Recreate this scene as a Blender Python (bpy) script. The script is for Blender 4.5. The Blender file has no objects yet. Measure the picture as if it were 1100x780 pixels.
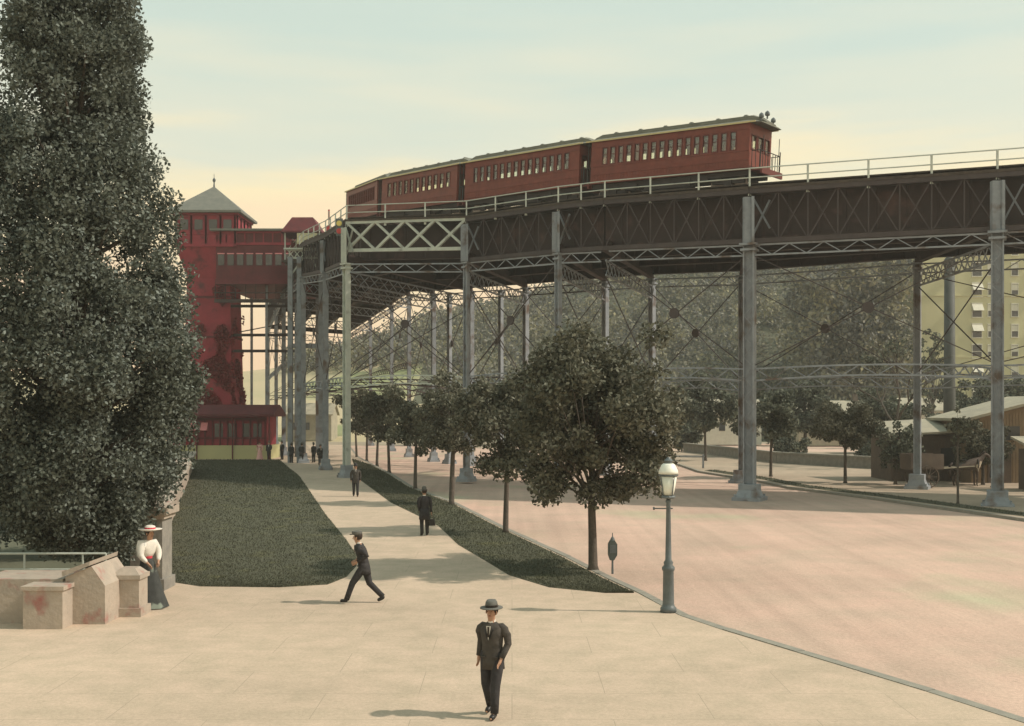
import bpy, math, random
from mathutils import Vector, Matrix, noise
R = math.radians
C = bpy.context.scene.collection
SC = bpy.context.scene
random.seed(7)

# ------------------------------------------------------------------ camera
EYE = 4.73; FPX = 1200.0
cam = bpy.data.cameras.new('camera'); camo = bpy.data.objects.new('camera', cam); C.objects.link(camo)
camo.location = (0, 0, EYE); camo.rotation_euler = (R(90), 0, 0)
cam.sensor_width = 36; cam.lens = FPX/1100*36; cam.shift_y = 50/1100
cam.clip_start = 0.2; cam.clip_end = 6000
SC.camera = camo
# ------------------------------------------------------------------ light
SUN_DIR = Vector((1.0, -0.10, 0.98)).normalized()
sl = bpy.data.lights.new('sun', 'SUN'); sl.energy = 3.3; sl.angle = R(1.2); sl.color = (1.0, 0.89, 0.77)
so = bpy.data.objects.new('sun', sl); C.objects.link(so); so.location = (60, 0, 80)
so.rotation_euler = (-SUN_DIR).to_track_quat('-Z', 'Y').to_euler()
w = bpy.data.worlds.new('World'); SC.world = w; w.use_nodes = True
nt = w.node_tree; nt.nodes.clear()
def nn(t, typ, **k):
    n = t.nodes.new(typ)
    for a, b in k.items(): setattr(n, a, b)
    return n
sky = nn(nt, 'ShaderNodeTexSky', sky_type='NISHITA', sun_disc=False)
sky.sun_elevation = math.asin(SUN_DIR.z); sky.sun_rotation = math.atan2(SUN_DIR.x, SUN_DIR.y); sky.dust_density = 3.0
tc = nn(nt, 'ShaderNodeTexCoord'); sx = nn(nt, 'ShaderNodeSeparateXYZ'); nt.links.new(tc.outputs['Generated'], sx.inputs[0])
nz = nn(nt, 'ShaderNodeTexNoise'); nz.inputs['Scale'].default_value = 3.2; nz.inputs['Detail'].default_value = 6
mp = nn(nt, 'ShaderNodeMapping'); mp.inputs['Scale'].default_value = (1, 1, 8); nt.links.new(tc.outputs['Generated'], mp.inputs[0]); nt.links.new(mp.outputs[0], nz.inputs['Vector'])
ad = nn(nt, 'ShaderNodeMath', operation='MULTIPLY_ADD'); nt.links.new(nz.outputs[0], ad.inputs[0]); ad.inputs[1].default_value = 0.26; nt.links.new(sx.outputs['Z'], ad.inputs[2])
cr = nn(nt, 'ShaderNodeValToRGB'); nt.links.new(ad.outputs[0], cr.inputs[0])
E = cr.color_ramp.elements
E[0].position = 0.02; E[0].color = (0.72, 0.50, 0.30, 1)
E[1].position = 0.95; E[1].color = (0.33, 0.42, 0.38, 1)
for p, c in ((0.22, (0.76, 0.54, 0.33, 1)), (0.30, (0.74, 0.61, 0.35, 1)), (0.37, (0.55, 0.55, 0.42, 1)), (0.47, (0.44, 0.51, 0.43, 1))):
    e = E.new(p); e.color = c
sc_ = nn(nt, 'ShaderNodeVectorMath', operation='SCALE'); nt.links.new(cr.outputs[0], sc_.inputs[0]); sc_.inputs['Scale'].default_value = 10.0
mx = nn(nt, 'ShaderNodeMix', data_type='RGBA'); mx.inputs[0].default_value = 0.86
nt.links.new(sky.outputs[0], mx.inputs[6]); nt.links.new(sc_.outputs[0], mx.inputs[7])
bg = nn(nt, 'ShaderNodeBackground'); bg.inputs[1].default_value = 0.135; nt.links.new(mx.outputs[2], bg.inputs[0])
wo = nn(nt, 'ShaderNodeOutputWorld'); nt.links.new(bg.outputs[0], wo.inputs[0])
SC.view_settings.view_transform = 'Standard'; SC.view_settings.look = 'None'; SC.view_settings.exposure = 0.28; SC.view_settings.gamma = 1
SC.render.engine = 'CYCLES'; SC.cycles.max_bounces = 6; SC.cycles.transparent_max_bounces = 12; SC.cycles.volume_bounces = 0

# ------------------------------------------------------------------ materials
def mat(name, c1, c2=None, scale=2.0, rough=0.85, detail=5, bump=0.0, bscale=None, metal=0, island=False, stain=None, coord='Object', spec=0.3):
    m = bpy.data.materials.new(name); m.use_nodes = True; t = m.node_tree; b = t.nodes['Principled BSDF']
    b.inputs['Roughness'].default_value = rough; b.inputs['Metallic'].default_value = metal
    b.inputs['Specular IOR Level'].default_value = spec
    c1 = (*c1, 1); c2 = (*c2, 1) if c2 else tuple(v*0.72 for v in c1[:3]) + (1,)
    tc = nn(t, 'ShaderNodeTexCoord')
    n = nn(t, 'ShaderNodeTexNoise'); n.inputs['Scale'].default_value = scale; n.inputs['Detail'].default_value = detail; n.inputs['Roughness'].default_value = 0.65
    t.links.new(tc.outputs[coord], n.inputs['Vector'])
    r = nn(t, 'ShaderNodeValToRGB'); r.color_ramp.elements[0].position = 0.32; r.color_ramp.elements[1].position = 0.68
    r.color_ramp.elements[0].color = c1; r.color_ramp.elements[1].color = c2
    t.links.new(n.outputs[0], r.inputs[0]); out = r.outputs[0]
    if island:
        g = nn(t, 'ShaderNodeNewGeometry'); r.color_ramp.elements[0].position = 0.0; r.color_ramp.elements[1].position = 1.0
        mm = nn(t, 'ShaderNodeMath', operation='ADD'); t.links.new(g.outputs['Random Per Island'], mm.inputs[0])
        m2 = nn(t, 'ShaderNodeMath', operation='MULTIPLY_ADD'); t.links.new(n.outputs[0], m2.inputs[0]); m2.inputs[1].default_value = 1.6; m2.inputs[2].default_value = -0.8
        t.links.new(m2.outputs[0], mm.inputs[1]); t.links.new(mm.outputs[0], r.inputs[0])
    if stain:
        sc, sscale, lo, hi = stain
        n2 = nn(t, 'ShaderNodeTexNoise'); n2.inputs['Scale'].default_value = sscale; n2.inputs['Detail'].default_value = 7; t.links.new(tc.outputs[coord], n2.inputs['Vector'])
        mr = nn(t, 'ShaderNodeMapRange'); mr.inputs[1].default_value = lo; mr.inputs[2].default_value = hi; t.links.new(n2.outputs[0], mr.inputs[0])
        x = nn(t, 'ShaderNodeMix', data_type='RGBA'); t.links.new(mr.outputs[0], x.inputs[0]); t.links.new(out, x.inputs[6]); x.inputs[7].default_value = (*sc, 1); out = x.outputs[2]
    t.links.new(out, b.inputs['Base Color'])
    if name in ('dirt_road', 'paving', 'far_paving', 'packed_earth'):
        nf = nn(t, 'ShaderNodeTexNoise'); nf.inputs['Scale'].default_value = 14; nf.inputs['Detail'].default_value = 8; nf.inputs['Roughness'].default_value = 0.8; t.links.new(tc.outputs[coord], nf.inputs['Vector'])
        ng = nn(t, 'ShaderNodeTexNoise'); ng.inputs['Scale'].default_value = 0.12; ng.inputs['Detail'].default_value = 6; t.links.new(tc.outputs[coord], ng.inputs['Vector'])
        a1 = nn(t, 'ShaderNodeMapRange'); a1.inputs[1].default_value = .3; a1.inputs[2].default_value = .7; a1.inputs[3].default_value = .80; a1.inputs[4].default_value = 1.16; t.links.new(nf.outputs[0], a1.inputs[0])
        a2 = nn(t, 'ShaderNodeMapRange'); a2.inputs[1].default_value = .3; a2.inputs[2].default_value = .7; a2.inputs[3].default_value = .86; a2.inputs[4].default_value = 1.10; t.links.new(ng.outputs[0], a2.inputs[0])
        if name == 'dirt_road':
            mpp = nn(t, 'ShaderNodeMapping'); mpp.inputs['Rotation'].default_value = (0,0,R(14)); mpp.inputs['Scale'].default_value = (1.1,.035,1); t.links.new(tc.outputs[coord], mpp.inputs[0])
            nr = nn(t, 'ShaderNodeTexNoise'); nr.inputs['Scale'].default_value = 1.6; nr.inputs['Detail'].default_value = 6; t.links.new(mpp.outputs[0], nr.inputs['Vector'])
            a4 = nn(t, 'ShaderNodeMapRange'); a4.inputs[1].default_value = .35; a4.inputs[2].default_value = .62; a4.inputs[3].default_value = .92; a4.inputs[4].default_value = 1.03; t.links.new(nr.outputs[0], a4.inputs[0])
            a5 = nn(t, 'ShaderNodeMath', operation='MULTIPLY'); t.links.new(a1.outputs[0], a5.inputs[0]); t.links.new(a4.outputs[0], a5.inputs[1]); a1 = a5
        a3 = nn(t, 'ShaderNodeMath', operation='MULTIPLY'); t.links.new(a1.outputs[0], a3.inputs[0]); t.links.new(a2.outputs[0], a3.inputs[1])
        vs_ = nn(t, 'ShaderNodeVectorMath', operation='SCALE'); t.links.new(out, vs_.inputs[0]); t.links.new(a3.outputs[0], vs_.inputs['Scale']); t.links.new(vs_.outputs[0], b.inputs['Base Color'])
    if bump:
        n3 = nn(t, 'ShaderNodeTexNoise'); n3.inputs['Scale'].default_value = bscale or scale*4; n3.inputs['Detail'].default_value = 6; t.links.new(tc.outputs[coord], n3.inputs['Vector'])
        bp = nn(t, 'ShaderNodeBump'); bp.inputs['Strength'].default_value = bump; bp.inputs['Distance'].default_value = 0.03
        t.links.new(n3.outputs[0], bp.inputs['Height']); t.links.new(bp.outputs[0], b.inputs['Normal'])
    return m
def leafmat(name, cols, scale=0.5):
    m = bpy.data.materials.new(name); m.use_nodes = True; t = m.node_tree; b = t.nodes['Principled BSDF']
    b.inputs['Roughness'].default_value = 0.8; b.inputs['Specular IOR Level'].default_value = 0.12
    g = nn(t, 'ShaderNodeNewGeometry'); tc = nn(t, 'ShaderNodeTexCoord'); n = nn(t, 'ShaderNodeTexNoise'); n.inputs['Scale'].default_value = scale; n.inputs['Detail'].default_value = 3
    t.links.new(tc.outputs['Object'], n.inputs['Vector'])
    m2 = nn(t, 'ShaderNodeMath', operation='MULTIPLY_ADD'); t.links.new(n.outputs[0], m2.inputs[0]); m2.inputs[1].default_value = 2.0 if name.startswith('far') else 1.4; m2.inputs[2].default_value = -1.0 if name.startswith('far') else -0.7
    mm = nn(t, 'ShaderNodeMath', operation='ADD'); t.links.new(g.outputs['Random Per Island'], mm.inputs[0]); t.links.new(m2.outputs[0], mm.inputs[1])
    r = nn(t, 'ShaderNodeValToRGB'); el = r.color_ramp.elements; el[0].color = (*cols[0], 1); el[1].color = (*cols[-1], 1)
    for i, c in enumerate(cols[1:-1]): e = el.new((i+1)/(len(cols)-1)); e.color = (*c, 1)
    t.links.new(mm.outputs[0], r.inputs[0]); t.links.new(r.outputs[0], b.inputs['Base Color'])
    tr = nn(t, 'ShaderNodeBsdfTranslucent'); t.links.new(r.outputs[0], tr.inputs[0]); ms = nn(t, 'ShaderNodeMixShader'); ms.inputs[0].default_value = 0.22
    t.links.new(b.outputs[0], ms.inputs[1]); t.links.new(tr.outputs[0], ms.inputs[2]); t.links.new(ms.outputs[0], t.nodes['Material Output'].inputs[0])
    return m
def glassmat(name, tint=(0.9, 0.93, 0.9), dens=0.15):
    m = bpy.data.materials.new(name); m.use_nodes = True; t = m.node_tree; t.nodes.remove(t.nodes['Principled BSDF'])
    a = nn(t, 'ShaderNodeBsdfTransparent'); a.inputs[0].default_value = (*tint, 1); g = nn(t, 'ShaderNodeBsdfGlossy'); g.inputs['Roughness'].default_value = 0.05
    s = nn(t, 'ShaderNodeMixShader'); s.inputs[0].default_value = dens; t.links.new(a.outputs[0], s.inputs[1]); t.links.new(g.outputs[0], s.inputs[2]); t.links.new(s.outputs[0], t.nodes['Material Output'].inputs[0])
    return m
def slabmat(name, c1, c2, mort, sw, sh, scale=1.0, msize=0.01, bump=0.2):
    m = mat(name, c1, c2, 1.3, 0.9, stain=None, bump=bump, bscale=25); t = m.node_tree
    b = t.nodes['Principled BSDF']; src = b.inputs['Base Color'].links[0].from_socket
    br = nn(t, 'ShaderNodeTexBrick'); br.inputs['Scale'].default_value = scale; br.inputs['Brick Width'].default_value = sw; br.inputs['Row Height'].default_value = sh
    br.inputs['Mortar Size'].default_value = msize; br.inputs['Mortar'].default_value = (*mort, 1); br.offset = 0.5
    tc = [n for n in t.nodes if n.type == 'TEX_COORD'][0]; t.links.new(tc.outputs['Object'], br.inputs['Vector'])
    t.links.new(src, br.inputs['Color1']); t.links.new(src, br.inputs['Color2']); t.links.new(br.outputs[0], b.inputs['Base Color'])
    return m
M = {}
M['earth'] = mat('packed_earth', (0.40, 0.33, 0.24), (0.30, 0.26, 0.19), 0.4, 0.95, bump=0.3, bscale=6)
M['road'] = mat('dirt_road', (0.60, 0.41, 0.325), (0.48, 0.36, 0.28), 0.35, 0.95, detail=10, bump=0.5, bscale=9, stain=((0.42, 0.40, 0.27), 0.11, 0.56, 0.72))
M['walk'] = slabmat('paving', (0.56, 0.43, 0.325), (0.44, 0.355, 0.26), (0.33, 0.27, 0.20), 3.1, 1.55, 1.0, 0.006)
M['walk_r'] = mat('far_paving', (0.44, 0.34, 0.25), (0.33, 0.27, 0.20), 0.8, 0.95, bump=0.3)
M['kerb'] = mat('kerb_stone', (0.30, 0.28, 0.23), (0.22, 0.21, 0.18), 3, 0.9, bump=0.3)
M['grass'] = mat('lawn_turf', (0.095, 0.095, 0.06), (0.072, 0.073, 0.05), 1.2, 1.0, detail=9, bump=0.8, bscale=18, stain=((0.13, 0.125, 0.055), 0.8, 0.55, 0.75))
M['blade'] = leafmat('grass_blades', [(0.062, 0.064, 0.043), (0.08, 0.08, 0.053), (0.11, 0.108, 0.068)], 0.7)
M['stone'] = mat('pink_stone', (0.43, 0.36, 0.29), (0.33, 0.285, 0.235), 2.5, 0.9, detail=9, bump=0.5, bscale=10, stain=((0.33, 0.14, 0.12), 2.2, 0.56, 0.72))
M['stone_g'] = mat('grey_stone', (0.30, 0.28, 0.24), (0.20, 0.19, 0.17), 2.5, 0.9, detail=9, bump=0.5, bscale=9)
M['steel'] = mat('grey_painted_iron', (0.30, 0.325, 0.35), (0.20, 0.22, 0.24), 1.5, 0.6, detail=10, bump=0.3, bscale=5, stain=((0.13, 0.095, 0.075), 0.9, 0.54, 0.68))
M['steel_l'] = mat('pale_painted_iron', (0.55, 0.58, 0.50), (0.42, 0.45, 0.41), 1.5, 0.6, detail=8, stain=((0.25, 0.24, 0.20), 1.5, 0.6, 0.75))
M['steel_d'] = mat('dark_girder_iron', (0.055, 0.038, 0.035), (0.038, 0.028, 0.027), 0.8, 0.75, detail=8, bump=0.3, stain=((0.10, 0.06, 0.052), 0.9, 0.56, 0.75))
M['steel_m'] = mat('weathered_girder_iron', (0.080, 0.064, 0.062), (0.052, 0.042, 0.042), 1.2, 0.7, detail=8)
M['timber'] = mat('track_timber', (0.09, 0.07, 0.055), (0.05, 0.04, 0.035), 3, 0.9)
M['rail'] = mat('rail_steel', (0.25, 0.22, 0.20), (0.15, 0.12, 0.1), 4, 0.4, metal=0.7)
M['car'] = mat('car_red_paint', (0.215, 0.052, 0.034), (0.155, 0.038, 0.027), 2.0, 0.5, detail=7)
M['car_d'] = mat('car_dark_red', (0.16, 0.035, 0.028), (0.11, 0.028, 0.022), 2.0, 0.6)
M['car_roof'] = mat('car_roof_canvas', (0.20, 0.20, 0.16), (0.13, 0.13, 0.105), 1.4, 0.8)
M['cream'] = mat('cream_trim', (0.62, 0.52, 0.26), (0.50, 0.42, 0.22), 3, 0.6)
M['under'] = mat('underframe_black', (0.05, 0.04, 0.037), (0.035, 0.03, 0.03), 2, 0.7)
M['inside'] = mat('car_interior', (0.30, 0.22, 0.13), (0.22, 0.15, 0.09), 2, 0.7)
M['glass'] = glassmat('car_glass', (0.95, 0.96, 0.9), 0.10)
M['lampglass'] = mat('lamp_glass', (0.80, 0.80, 0.68), (0.70, 0.72, 0.62), 6, 0.25, spec=0.6)
M['lampcap'] = mat('lamp_hood', (0.85, 0.86, 0.76), (0.72, 0.73, 0.64), 6, 0.4)
M['lampiron'] = mat('lamp_iron', (0.12, 0.14, 0.14), (0.08, 0.095, 0.10), 5, 0.45, spec=0.5)
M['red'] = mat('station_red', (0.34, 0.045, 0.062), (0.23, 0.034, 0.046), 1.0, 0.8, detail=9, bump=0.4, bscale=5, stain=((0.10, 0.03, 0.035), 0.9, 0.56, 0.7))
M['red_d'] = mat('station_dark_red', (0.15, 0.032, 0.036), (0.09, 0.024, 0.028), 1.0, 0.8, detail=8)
M['pink'] = mat('pink_awning', (0.75, 0.30, 0.30), (0.65, 0.22, 0.24), 5, 0.8)
M['slate'] = mat('slate_roof', (0.19, 0.19, 0.16), (0.13, 0.135, 0.12), 1.5, 0.7, detail=8, bump=0.3, bscale=6)
M['yel'] = mat('pale_yellow_wall', (0.50, 0.47, 0.24), (0.42, 0.40, 0.22), 0.25, 0.9, detail=8)
M['bldg'] = mat('yellow_brick', (0.58, 0.55, 0.34), (0.50, 0.475, 0.30), 0.15, 0.9, detail=9)
M['bldg_b'] = mat('brown_brick', (0.20, 0.155, 0.115), (0.15, 0.12, 0.095), 0.15, 0.9, detail=9)
M['frame_b'] = mat('brown_window_frames', (0.15, 0.12, 0.09), (0.11, 0.09, 0.07), 2, 0.8)
M['white'] = mat('white_paint', (0.68, 0.66, 0.55), (0.58, 0.56, 0.47), 2, 0.7)
M['win'] = mat('dark_window_glass', (0.07, 0.075, 0.08), (0.04, 0.045, 0.05), 0.6, 0.15, spec=0.6)
M['tan'] = mat('tan_boards', (0.33, 0.245, 0.16), (0.24, 0.18, 0.125), 1.5, 0.9)
M['brownwood'] = mat('brown_boards', (0.15, 0.115, 0.09), (0.10, 0.08, 0.065), 1.5, 0.9)
M['roofpale'] = mat('pale_roof', (0.42, 0.38, 0.28), (0.29, 0.27, 0.21), 1.2, 0.8)
M['bark'] = mat('bark', (0.12, 0.10, 0.08), (0.07, 0.06, 0.05), 6, 0.95, bump=0.6, bscale=20)
M['hill'] = mat('hillside', (0.13, 0.13, 0.085), (0.09, 0.095, 0.065), 0.05, 1.0, detail=8)
M['sand'] = mat('sandy_slope', (0.52, 0.42, 0.27), (0.42, 0.37, 0.23), 0.06, 1.0, detail=9, stain=((0.26, 0.28, 0.14), 0.045, 0.52, 0.6))
M['leafbig'] = leafmat('poplar_leaves', [(0.06, 0.068, 0.052), (0.105, 0.117, 0.09), (0.15, 0.168, 0.14), (0.22, 0.25, 0.225)], 0.8)
M['leaf'] = leafmat('street_tree_leaves', [(0.055, 0.056, 0.040), (0.098, 0.097, 0.068), (0.145, 0.143, 0.10), (0.22, 0.22, 0.17)], 1.0)
M['leaf2'] = leafmat('grey_green_leaves', [(0.05, 0.055, 0.045), (0.09, 0.10, 0.075), (0.14, 0.15, 0.11), (0.22, 0.23, 0.17)], 0.7)
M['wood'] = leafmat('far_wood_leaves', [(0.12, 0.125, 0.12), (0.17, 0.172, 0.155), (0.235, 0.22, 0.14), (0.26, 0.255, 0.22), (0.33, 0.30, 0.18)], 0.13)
M['stack'] = mat('stack_iron', (0.095, 0.10, 0.09), (0.065, 0.07, 0.065), 1.2, 0.7, detail=8)
M['skin'] = mat('skin', (0.46, 0.27, 0.18), (0.40, 0.23, 0.15), 8, 0.6)
M['suit'] = mat('dark_suit_cloth', (0.045, 0.042, 0.042), (0.030, 0.028, 0.03), 8, 0.9, bump=1.0, bscale=9)
M['suit2'] = mat('brown_grey_cloth', (0.075, 0.065, 0.055), (0.05, 0.045, 0.04), 8, 0.9, bump=1.0, bscale=9)
M['shirt'] = mat('white_cloth', (0.72, 0.68, 0.60), (0.60, 0.57, 0.52), 8, 0.9)
M['redsash'] = mat('red_cloth', (0.60, 0.06, 0.08), (0.5, 0.05, 0.07), 8, 0.9)
M['skirt'] = mat('dark_skirt_cloth', (0.06, 0.063, 0.058), (0.035, 0.037, 0.035), 5, 0.9, stain=((0.20, 0.23, 0.19), 3, 0.60, 0.68))
M['pinkdress'] = mat('pink_cloth', (0.72, 0.34, 0.33), (0.66, 0.45, 0.40), 6, 0.9)
M['hat'] = mat('grey_felt', (0.14, 0.135, 0.12), (0.10, 0.10, 0.09), 8, 0.9)
M['lip'] = mat('lip', (0.30, 0.12, 0.09), (0.27, 0.11, 0.08), 8, 0.6)
M['hair'] = mat('hair', (0.04, 0.028, 0.02), (0.03, 0.02, 0.015), 20, 0.6)
M['shoe'] = mat('black_leather', (0.02, 0.018, 0.018), (0.03, 0.027, 0.025), 10, 0.4)
M['greenmetal'] = mat('green_grey_box', (0.10, 0.12, 0.11), (0.07, 0.085, 0.08), 5, 0.5)
M['horse'] = mat('horse_coat', (0.10, 0.07, 0.05), (0.06, 0.045, 0.035), 4, 0.7, stain=((0.50, 0.43, 0.32), 1.0, 0.53, 0.56))
M['sig_r'] = mat('signal_red', (0.62, 0.07, 0.06), (0.5, 0.05, 0.05), 6, 0.4)
M['sig_y'] = mat('signal_yellow', (0.75, 0.62, 0.18), (0.7, 0.55, 0.15), 6, 0.4)
M['black'] = mat('black_eyes', (0.02, 0.015, 0.012), (0.015, 0.012, 0.01), 10, 0.3)

# ------------------------------------------------------------------ helpers
def G(x, y, z=0.0):            # a place on the ground seen at photo pixel (x, y), at real distance
    s = (y-440)/EYE; return Vector(((x-550)/s, FPX/s, z))
class MB:
    def __init__(s): s.v = []; s.f = []
    def add(s, vs, fs):
        n = len(s.v); s.v += [tuple(v) for v in vs]; s.f += [tuple(i+n for i in f) for f in fs]; return s
    def box(s, c, d, rz=0, top=None):
        c = Vector(c); hx, hy, hz = d[0]/2, d[1]/2, d[2]/2; tx, ty = (top[0]/2, top[1]/2) if top else (hx, hy)
        m = Matrix.Rotation(rz, 3, 'Z')
        vs = [c + m @ Vector(p) for p in ((-hx,-hy,-hz),(hx,-hy,-hz),(hx,hy,-hz),(-hx,hy,-hz),(-tx,-ty,hz),(tx,-ty,hz),(tx,ty,hz),(-tx,ty,hz))]
        return s.add(vs, ((3,2,1,0),(4,5,6,7),(0,1,5,4),(1,2,6,5),(2,3,7,6),(3,0,4,7)))
    def bar(s, p, q, w, h=None):
        p = Vector(p); q = Vector(q); h = h or w; d = (q-p)
        if d.length < 1e-5: return s
        d.normalize(); up = Vector((0,0,1)) if abs(d.z) < 0.95 else Vector((0,1,0)); a = d.cross(up).normalized()*w/2; b = a.cross(d).normalized()*h/2
        vs = [p-a-b,p+a-b,p+a+b,p-a+b,q-a-b,q+a-b,q+a+b,q-a+b]
        return s.add(vs, ((3,2,1,0),(4,5,6,7),(0,1,5,4),(1,2,6,5),(2,3,7,6),(3,0,4,7)))
    def tube(s, pts, rs, n=8, caps=True):
        pts = [Vector(p) for p in pts]; vs = []; prev = None
        for i, p in enumerate(pts):
            d = (pts[min(i+1, len(pts)-1)] - pts[max(i-1, 0)]).normalized()
            a = prev if prev is not None else (Vector((1,0,0)) if abs(d.x) < 0.9 else Vector((0,1,0)))
            a = (a - d*a.dot(d)).normalized(); prev = a; b = d.cross(a)
            r = rs[i] if isinstance(rs, (list, tuple)) else rs
            vs += [p + (a*math.cos(t)+b*math.sin(t))*r for t in (2*math.pi*k/n for k in range(n))]
        fs = [(i*n+k, i*n+(k+1)%n, (i+1)*n+(k+1)%n, (i+1)*n+k) for i in range(len(pts)-1) for k in range(n)]
        if caps: fs += [tuple(range(n-1,-1,-1)), tuple((len(pts)-1)*n+k for k in range(n))]
        return s.add(vs, fs)
    def lathe(s, prof, c=(0,0,0), n=12, sx=1, sy=1):
        c = Vector(c); vs = []
        for r, z in prof: vs += [c+Vector((r*sx*math.cos(2*math.pi*k/n), r*sy*math.sin(2*math.pi*k/n), z)) for k in range(n)]
        L = len(prof); fs = [(i*n+k, i*n+(k+1)%n, (i+1)*n+(k+1)%n, (i+1)*n+k) for i in range(L-1) for k in range(n)]
        fs += [tuple(range(n-1,-1,-1)), tuple((L-1)*n+k for k in range(n))]
        return s.add(vs, fs)
    def prism(s, poly, z0, z1, ztop=None):
        n = len(poly); vs = [(p[0], p[1], z0) for p in poly] + [(p[0], p[1], z1) for p in poly]
        ar = sum(poly[i][0]*poly[(i+1)%n][1]-poly[(i+1)%n][0]*poly[i][1] for i in range(n))
        fs = [tuple(range(n-1,-1,-1)), tuple(range(n,2*n))] + [(i,(i+1)%n,n+(i+1)%n,n+i) for i in range(n)]
        if ar < 0: fs = [f[::-1] for f in fs]
        return s.add(vs, fs)
    def extrude(s, poly, a, b):       # polygon of 3D points swept from offset a to offset b
        a = Vector(a); b = Vector(b); n = len(poly); vs = [Vector(p)+a for p in poly]+[Vector(p)+b for p in poly]
        return s.add(vs, [tuple(range(n-1,-1,-1)), tuple(range(n,2*n))] + [(i,(i+1)%n,n+(i+1)%n,n+i) for i in range(n)])
    def build(s, name, m, parent=None, smooth=False, world=False, label=None):
        me = bpy.data.meshes.new(name); off = parent_world(parent) if (world and parent) else Vector((0,0,0))
        me.from_pydata([tuple(Vector(v)-off) for v in s.v] if off.length else s.v, [], s.f); me.materials.append(m)
        if smooth: me.shade_smooth()
        me.validate(); me.update()
        o = bpy.data.objects.new(name, me); C.objects.link(o)
        if parent: o.parent = parent
        if label: o['label'] = label
        return o
def parent_world(p):
    v = Vector((0,0,0))
    while p: v += p.location; p = p.parent
    return v
def thing(name, label, cat, loc=(0,0,0), rz=0, group=None):
    o = bpy.data.objects.new(name, None); C.objects.link(o); o.location = loc; o.rotation_euler = (0,0,rz); o.empty_display_size = 0.3
    o['label'] = label; o['category'] = cat
    if group: o['group'] = group
    return o
def tag(o, label, cat, group=None, kind=None):
    if label: o['label'] = label
    if cat: o['category'] = cat
    if group: o['group'] = group
    if kind: o['kind'] = kind
    return o
def struct(o): o['kind'] = 'structure'; return o
def kids(o): return [c for c in C.objects if c.parent == o]
def dup(root, loc=None, rz=None, label=None, scale=None):
    r = root.copy(); C.objects.link(r)
    if loc is not None: r.location = loc
    if rz is not None: r.rotation_euler = (r.rotation_euler[0], r.rotation_euler[1], rz)
    if label: r['label'] = label
    if scale: r.scale = scale if hasattr(scale, '__len__') else (scale,)*3
    for ch in kids(root):
        c = ch.copy(); C.objects.link(c); c.parent = r
        for g in kids(ch):
            d = g.copy(); C.objects.link(d); d.parent = c
    return r
def lerp(a, b, t): return Vector(a)*(1-t)+Vector(b)*t

# ------------------------------------------------------------------ ground
def sheet(name, poly, z, m, thick=0.02):
    return struct(MB().prism([(p[0], p[1]) for p in poly], z-thick, z).build(name, m))
RZ = -0.12
g = MB(); g.add([(-3000,-300,-0.16),(3000,-300,-0.16),(3000,4000,-0.16),(-3000,4000,-0.16)], [(0,1,2,3)]); struct(g.build('ground', M['earth']))
# promenade / road boundary (photo pixels on the ground)
strip_r = [G(*p) for p in ((690,637),(655,621),(610,598),(545,568.6),(488,540),(443,523.5),(423,511),(400,499),(385,491))]
bound = [Vector((28,12,0)), G(1150,790), G(1000,742), G(860,700), G(780,676), G(735,661), G(705,645)] + strip_r + [Vector((-22,150,0))]
road = [(70,18)] + [(b.x,b.y) for b in bound[1:]] + [(60,150),(70,100)]
sheet('road', [(90,10),(28,10)] + [(b.x-0.3,b.y-0.3) for b in bound] + [(40,160),(90,160)], RZ, M['road'])
prom = [(-70,4),(28,4)] + [(b.x,b.y) for b in bound] + [(-70,150)]
sheet('promenade', prom, 0, M['walk'], 0.14)
kb = MB()
def kerb(pts, w=0.22, h0=-0.14, h1=0.015):
    for a, b in zip(pts[:-1], pts[1:]):
        d = (b-a).normalized(); n_ = Vector((-d.y, d.x, 0))*w/2
        L = (b-a).length; k = max(1, int(L/1.8))
        for i in range(k):
            p = lerp(a,b,i/k)+d*0.008; q = lerp(a,b,(i+1)/k)-d*0.008
            kb.prism([(p-n_)[:2],(q-n_)[:2],(q+n_)[:2],(p+n_)[:2]], h0, h1+random.uniform(-.006,.006))
kerb(bound)
curb = [G(*p) for p in ((731,499),(751,506),(813,515.6),(848,523),(935,534),(1093,556))]
d = (curb[-1]-curb[-2]).normalized(); curb = [Vector((13.5,112,0))]+curb+[curb[-1]+d*14, curb[-1]+d*14+Vector((20,-8,0))]
kerb(curb)
struct(kb.build('kerb', M['kerb']))
sheet('sidewalk', [(c.x+.1,c.y) for c in curb] + [(70,22),(70,125),(14,125)], 0.0, M['walk_r'], 0.14)
sheet('park_ground', [(-10.8,32.2),(-25.6,88.2),(-33,106.5),(-60,106.5),(-60,20),(-13,20),(-13,32.2)], 0.018, M['hill'])
# lawn
lawn = [G(*p) for p in ((207,494),(300,494),(322,512),(350,553),(372,580),(383,596),(383,608),(372,620),(352,628),(300,631),(215,630),(183,625),(174,610),(174,570),(188,520))]
sheet('lawn', lawn, 0.012, M['grass'], 0.02)
strip = strip_r[:8] + [G(*p) for p in ((378,493),(386,515),(420,540),(445,552),(471,565),(492,585),(519,601),(547,618),(590,631),(650,637))]
sp = [p.copy() for p in strip]
for p in sp[:8]: p.x -= 0.22
sheet('grass_strip', sp, 0.012, M['grass'], 0.02)
off = [c + Vector((0.5,0.45,0)) for c in curb[2:8]]; off2 = [c + Vector((1.5,1.6,0)) for c in reversed(curb[2:8])]
verge = off + off2
sheet('grass_verge', verge, 0.012, M['grass'], 0.02)
def inpoly(x, y, P):
    c = False; n = len(P)
    for i in range(n):
        a, b = P[i], P[(i+1)%n]
        if (a[1] > y) != (b[1] > y) and x < (b[0]-a[0])*(y-a[1])/(b[1]-a[1])+a[0]: c = not c
    return c
gb = MB(); rng = random.Random(3)
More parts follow.
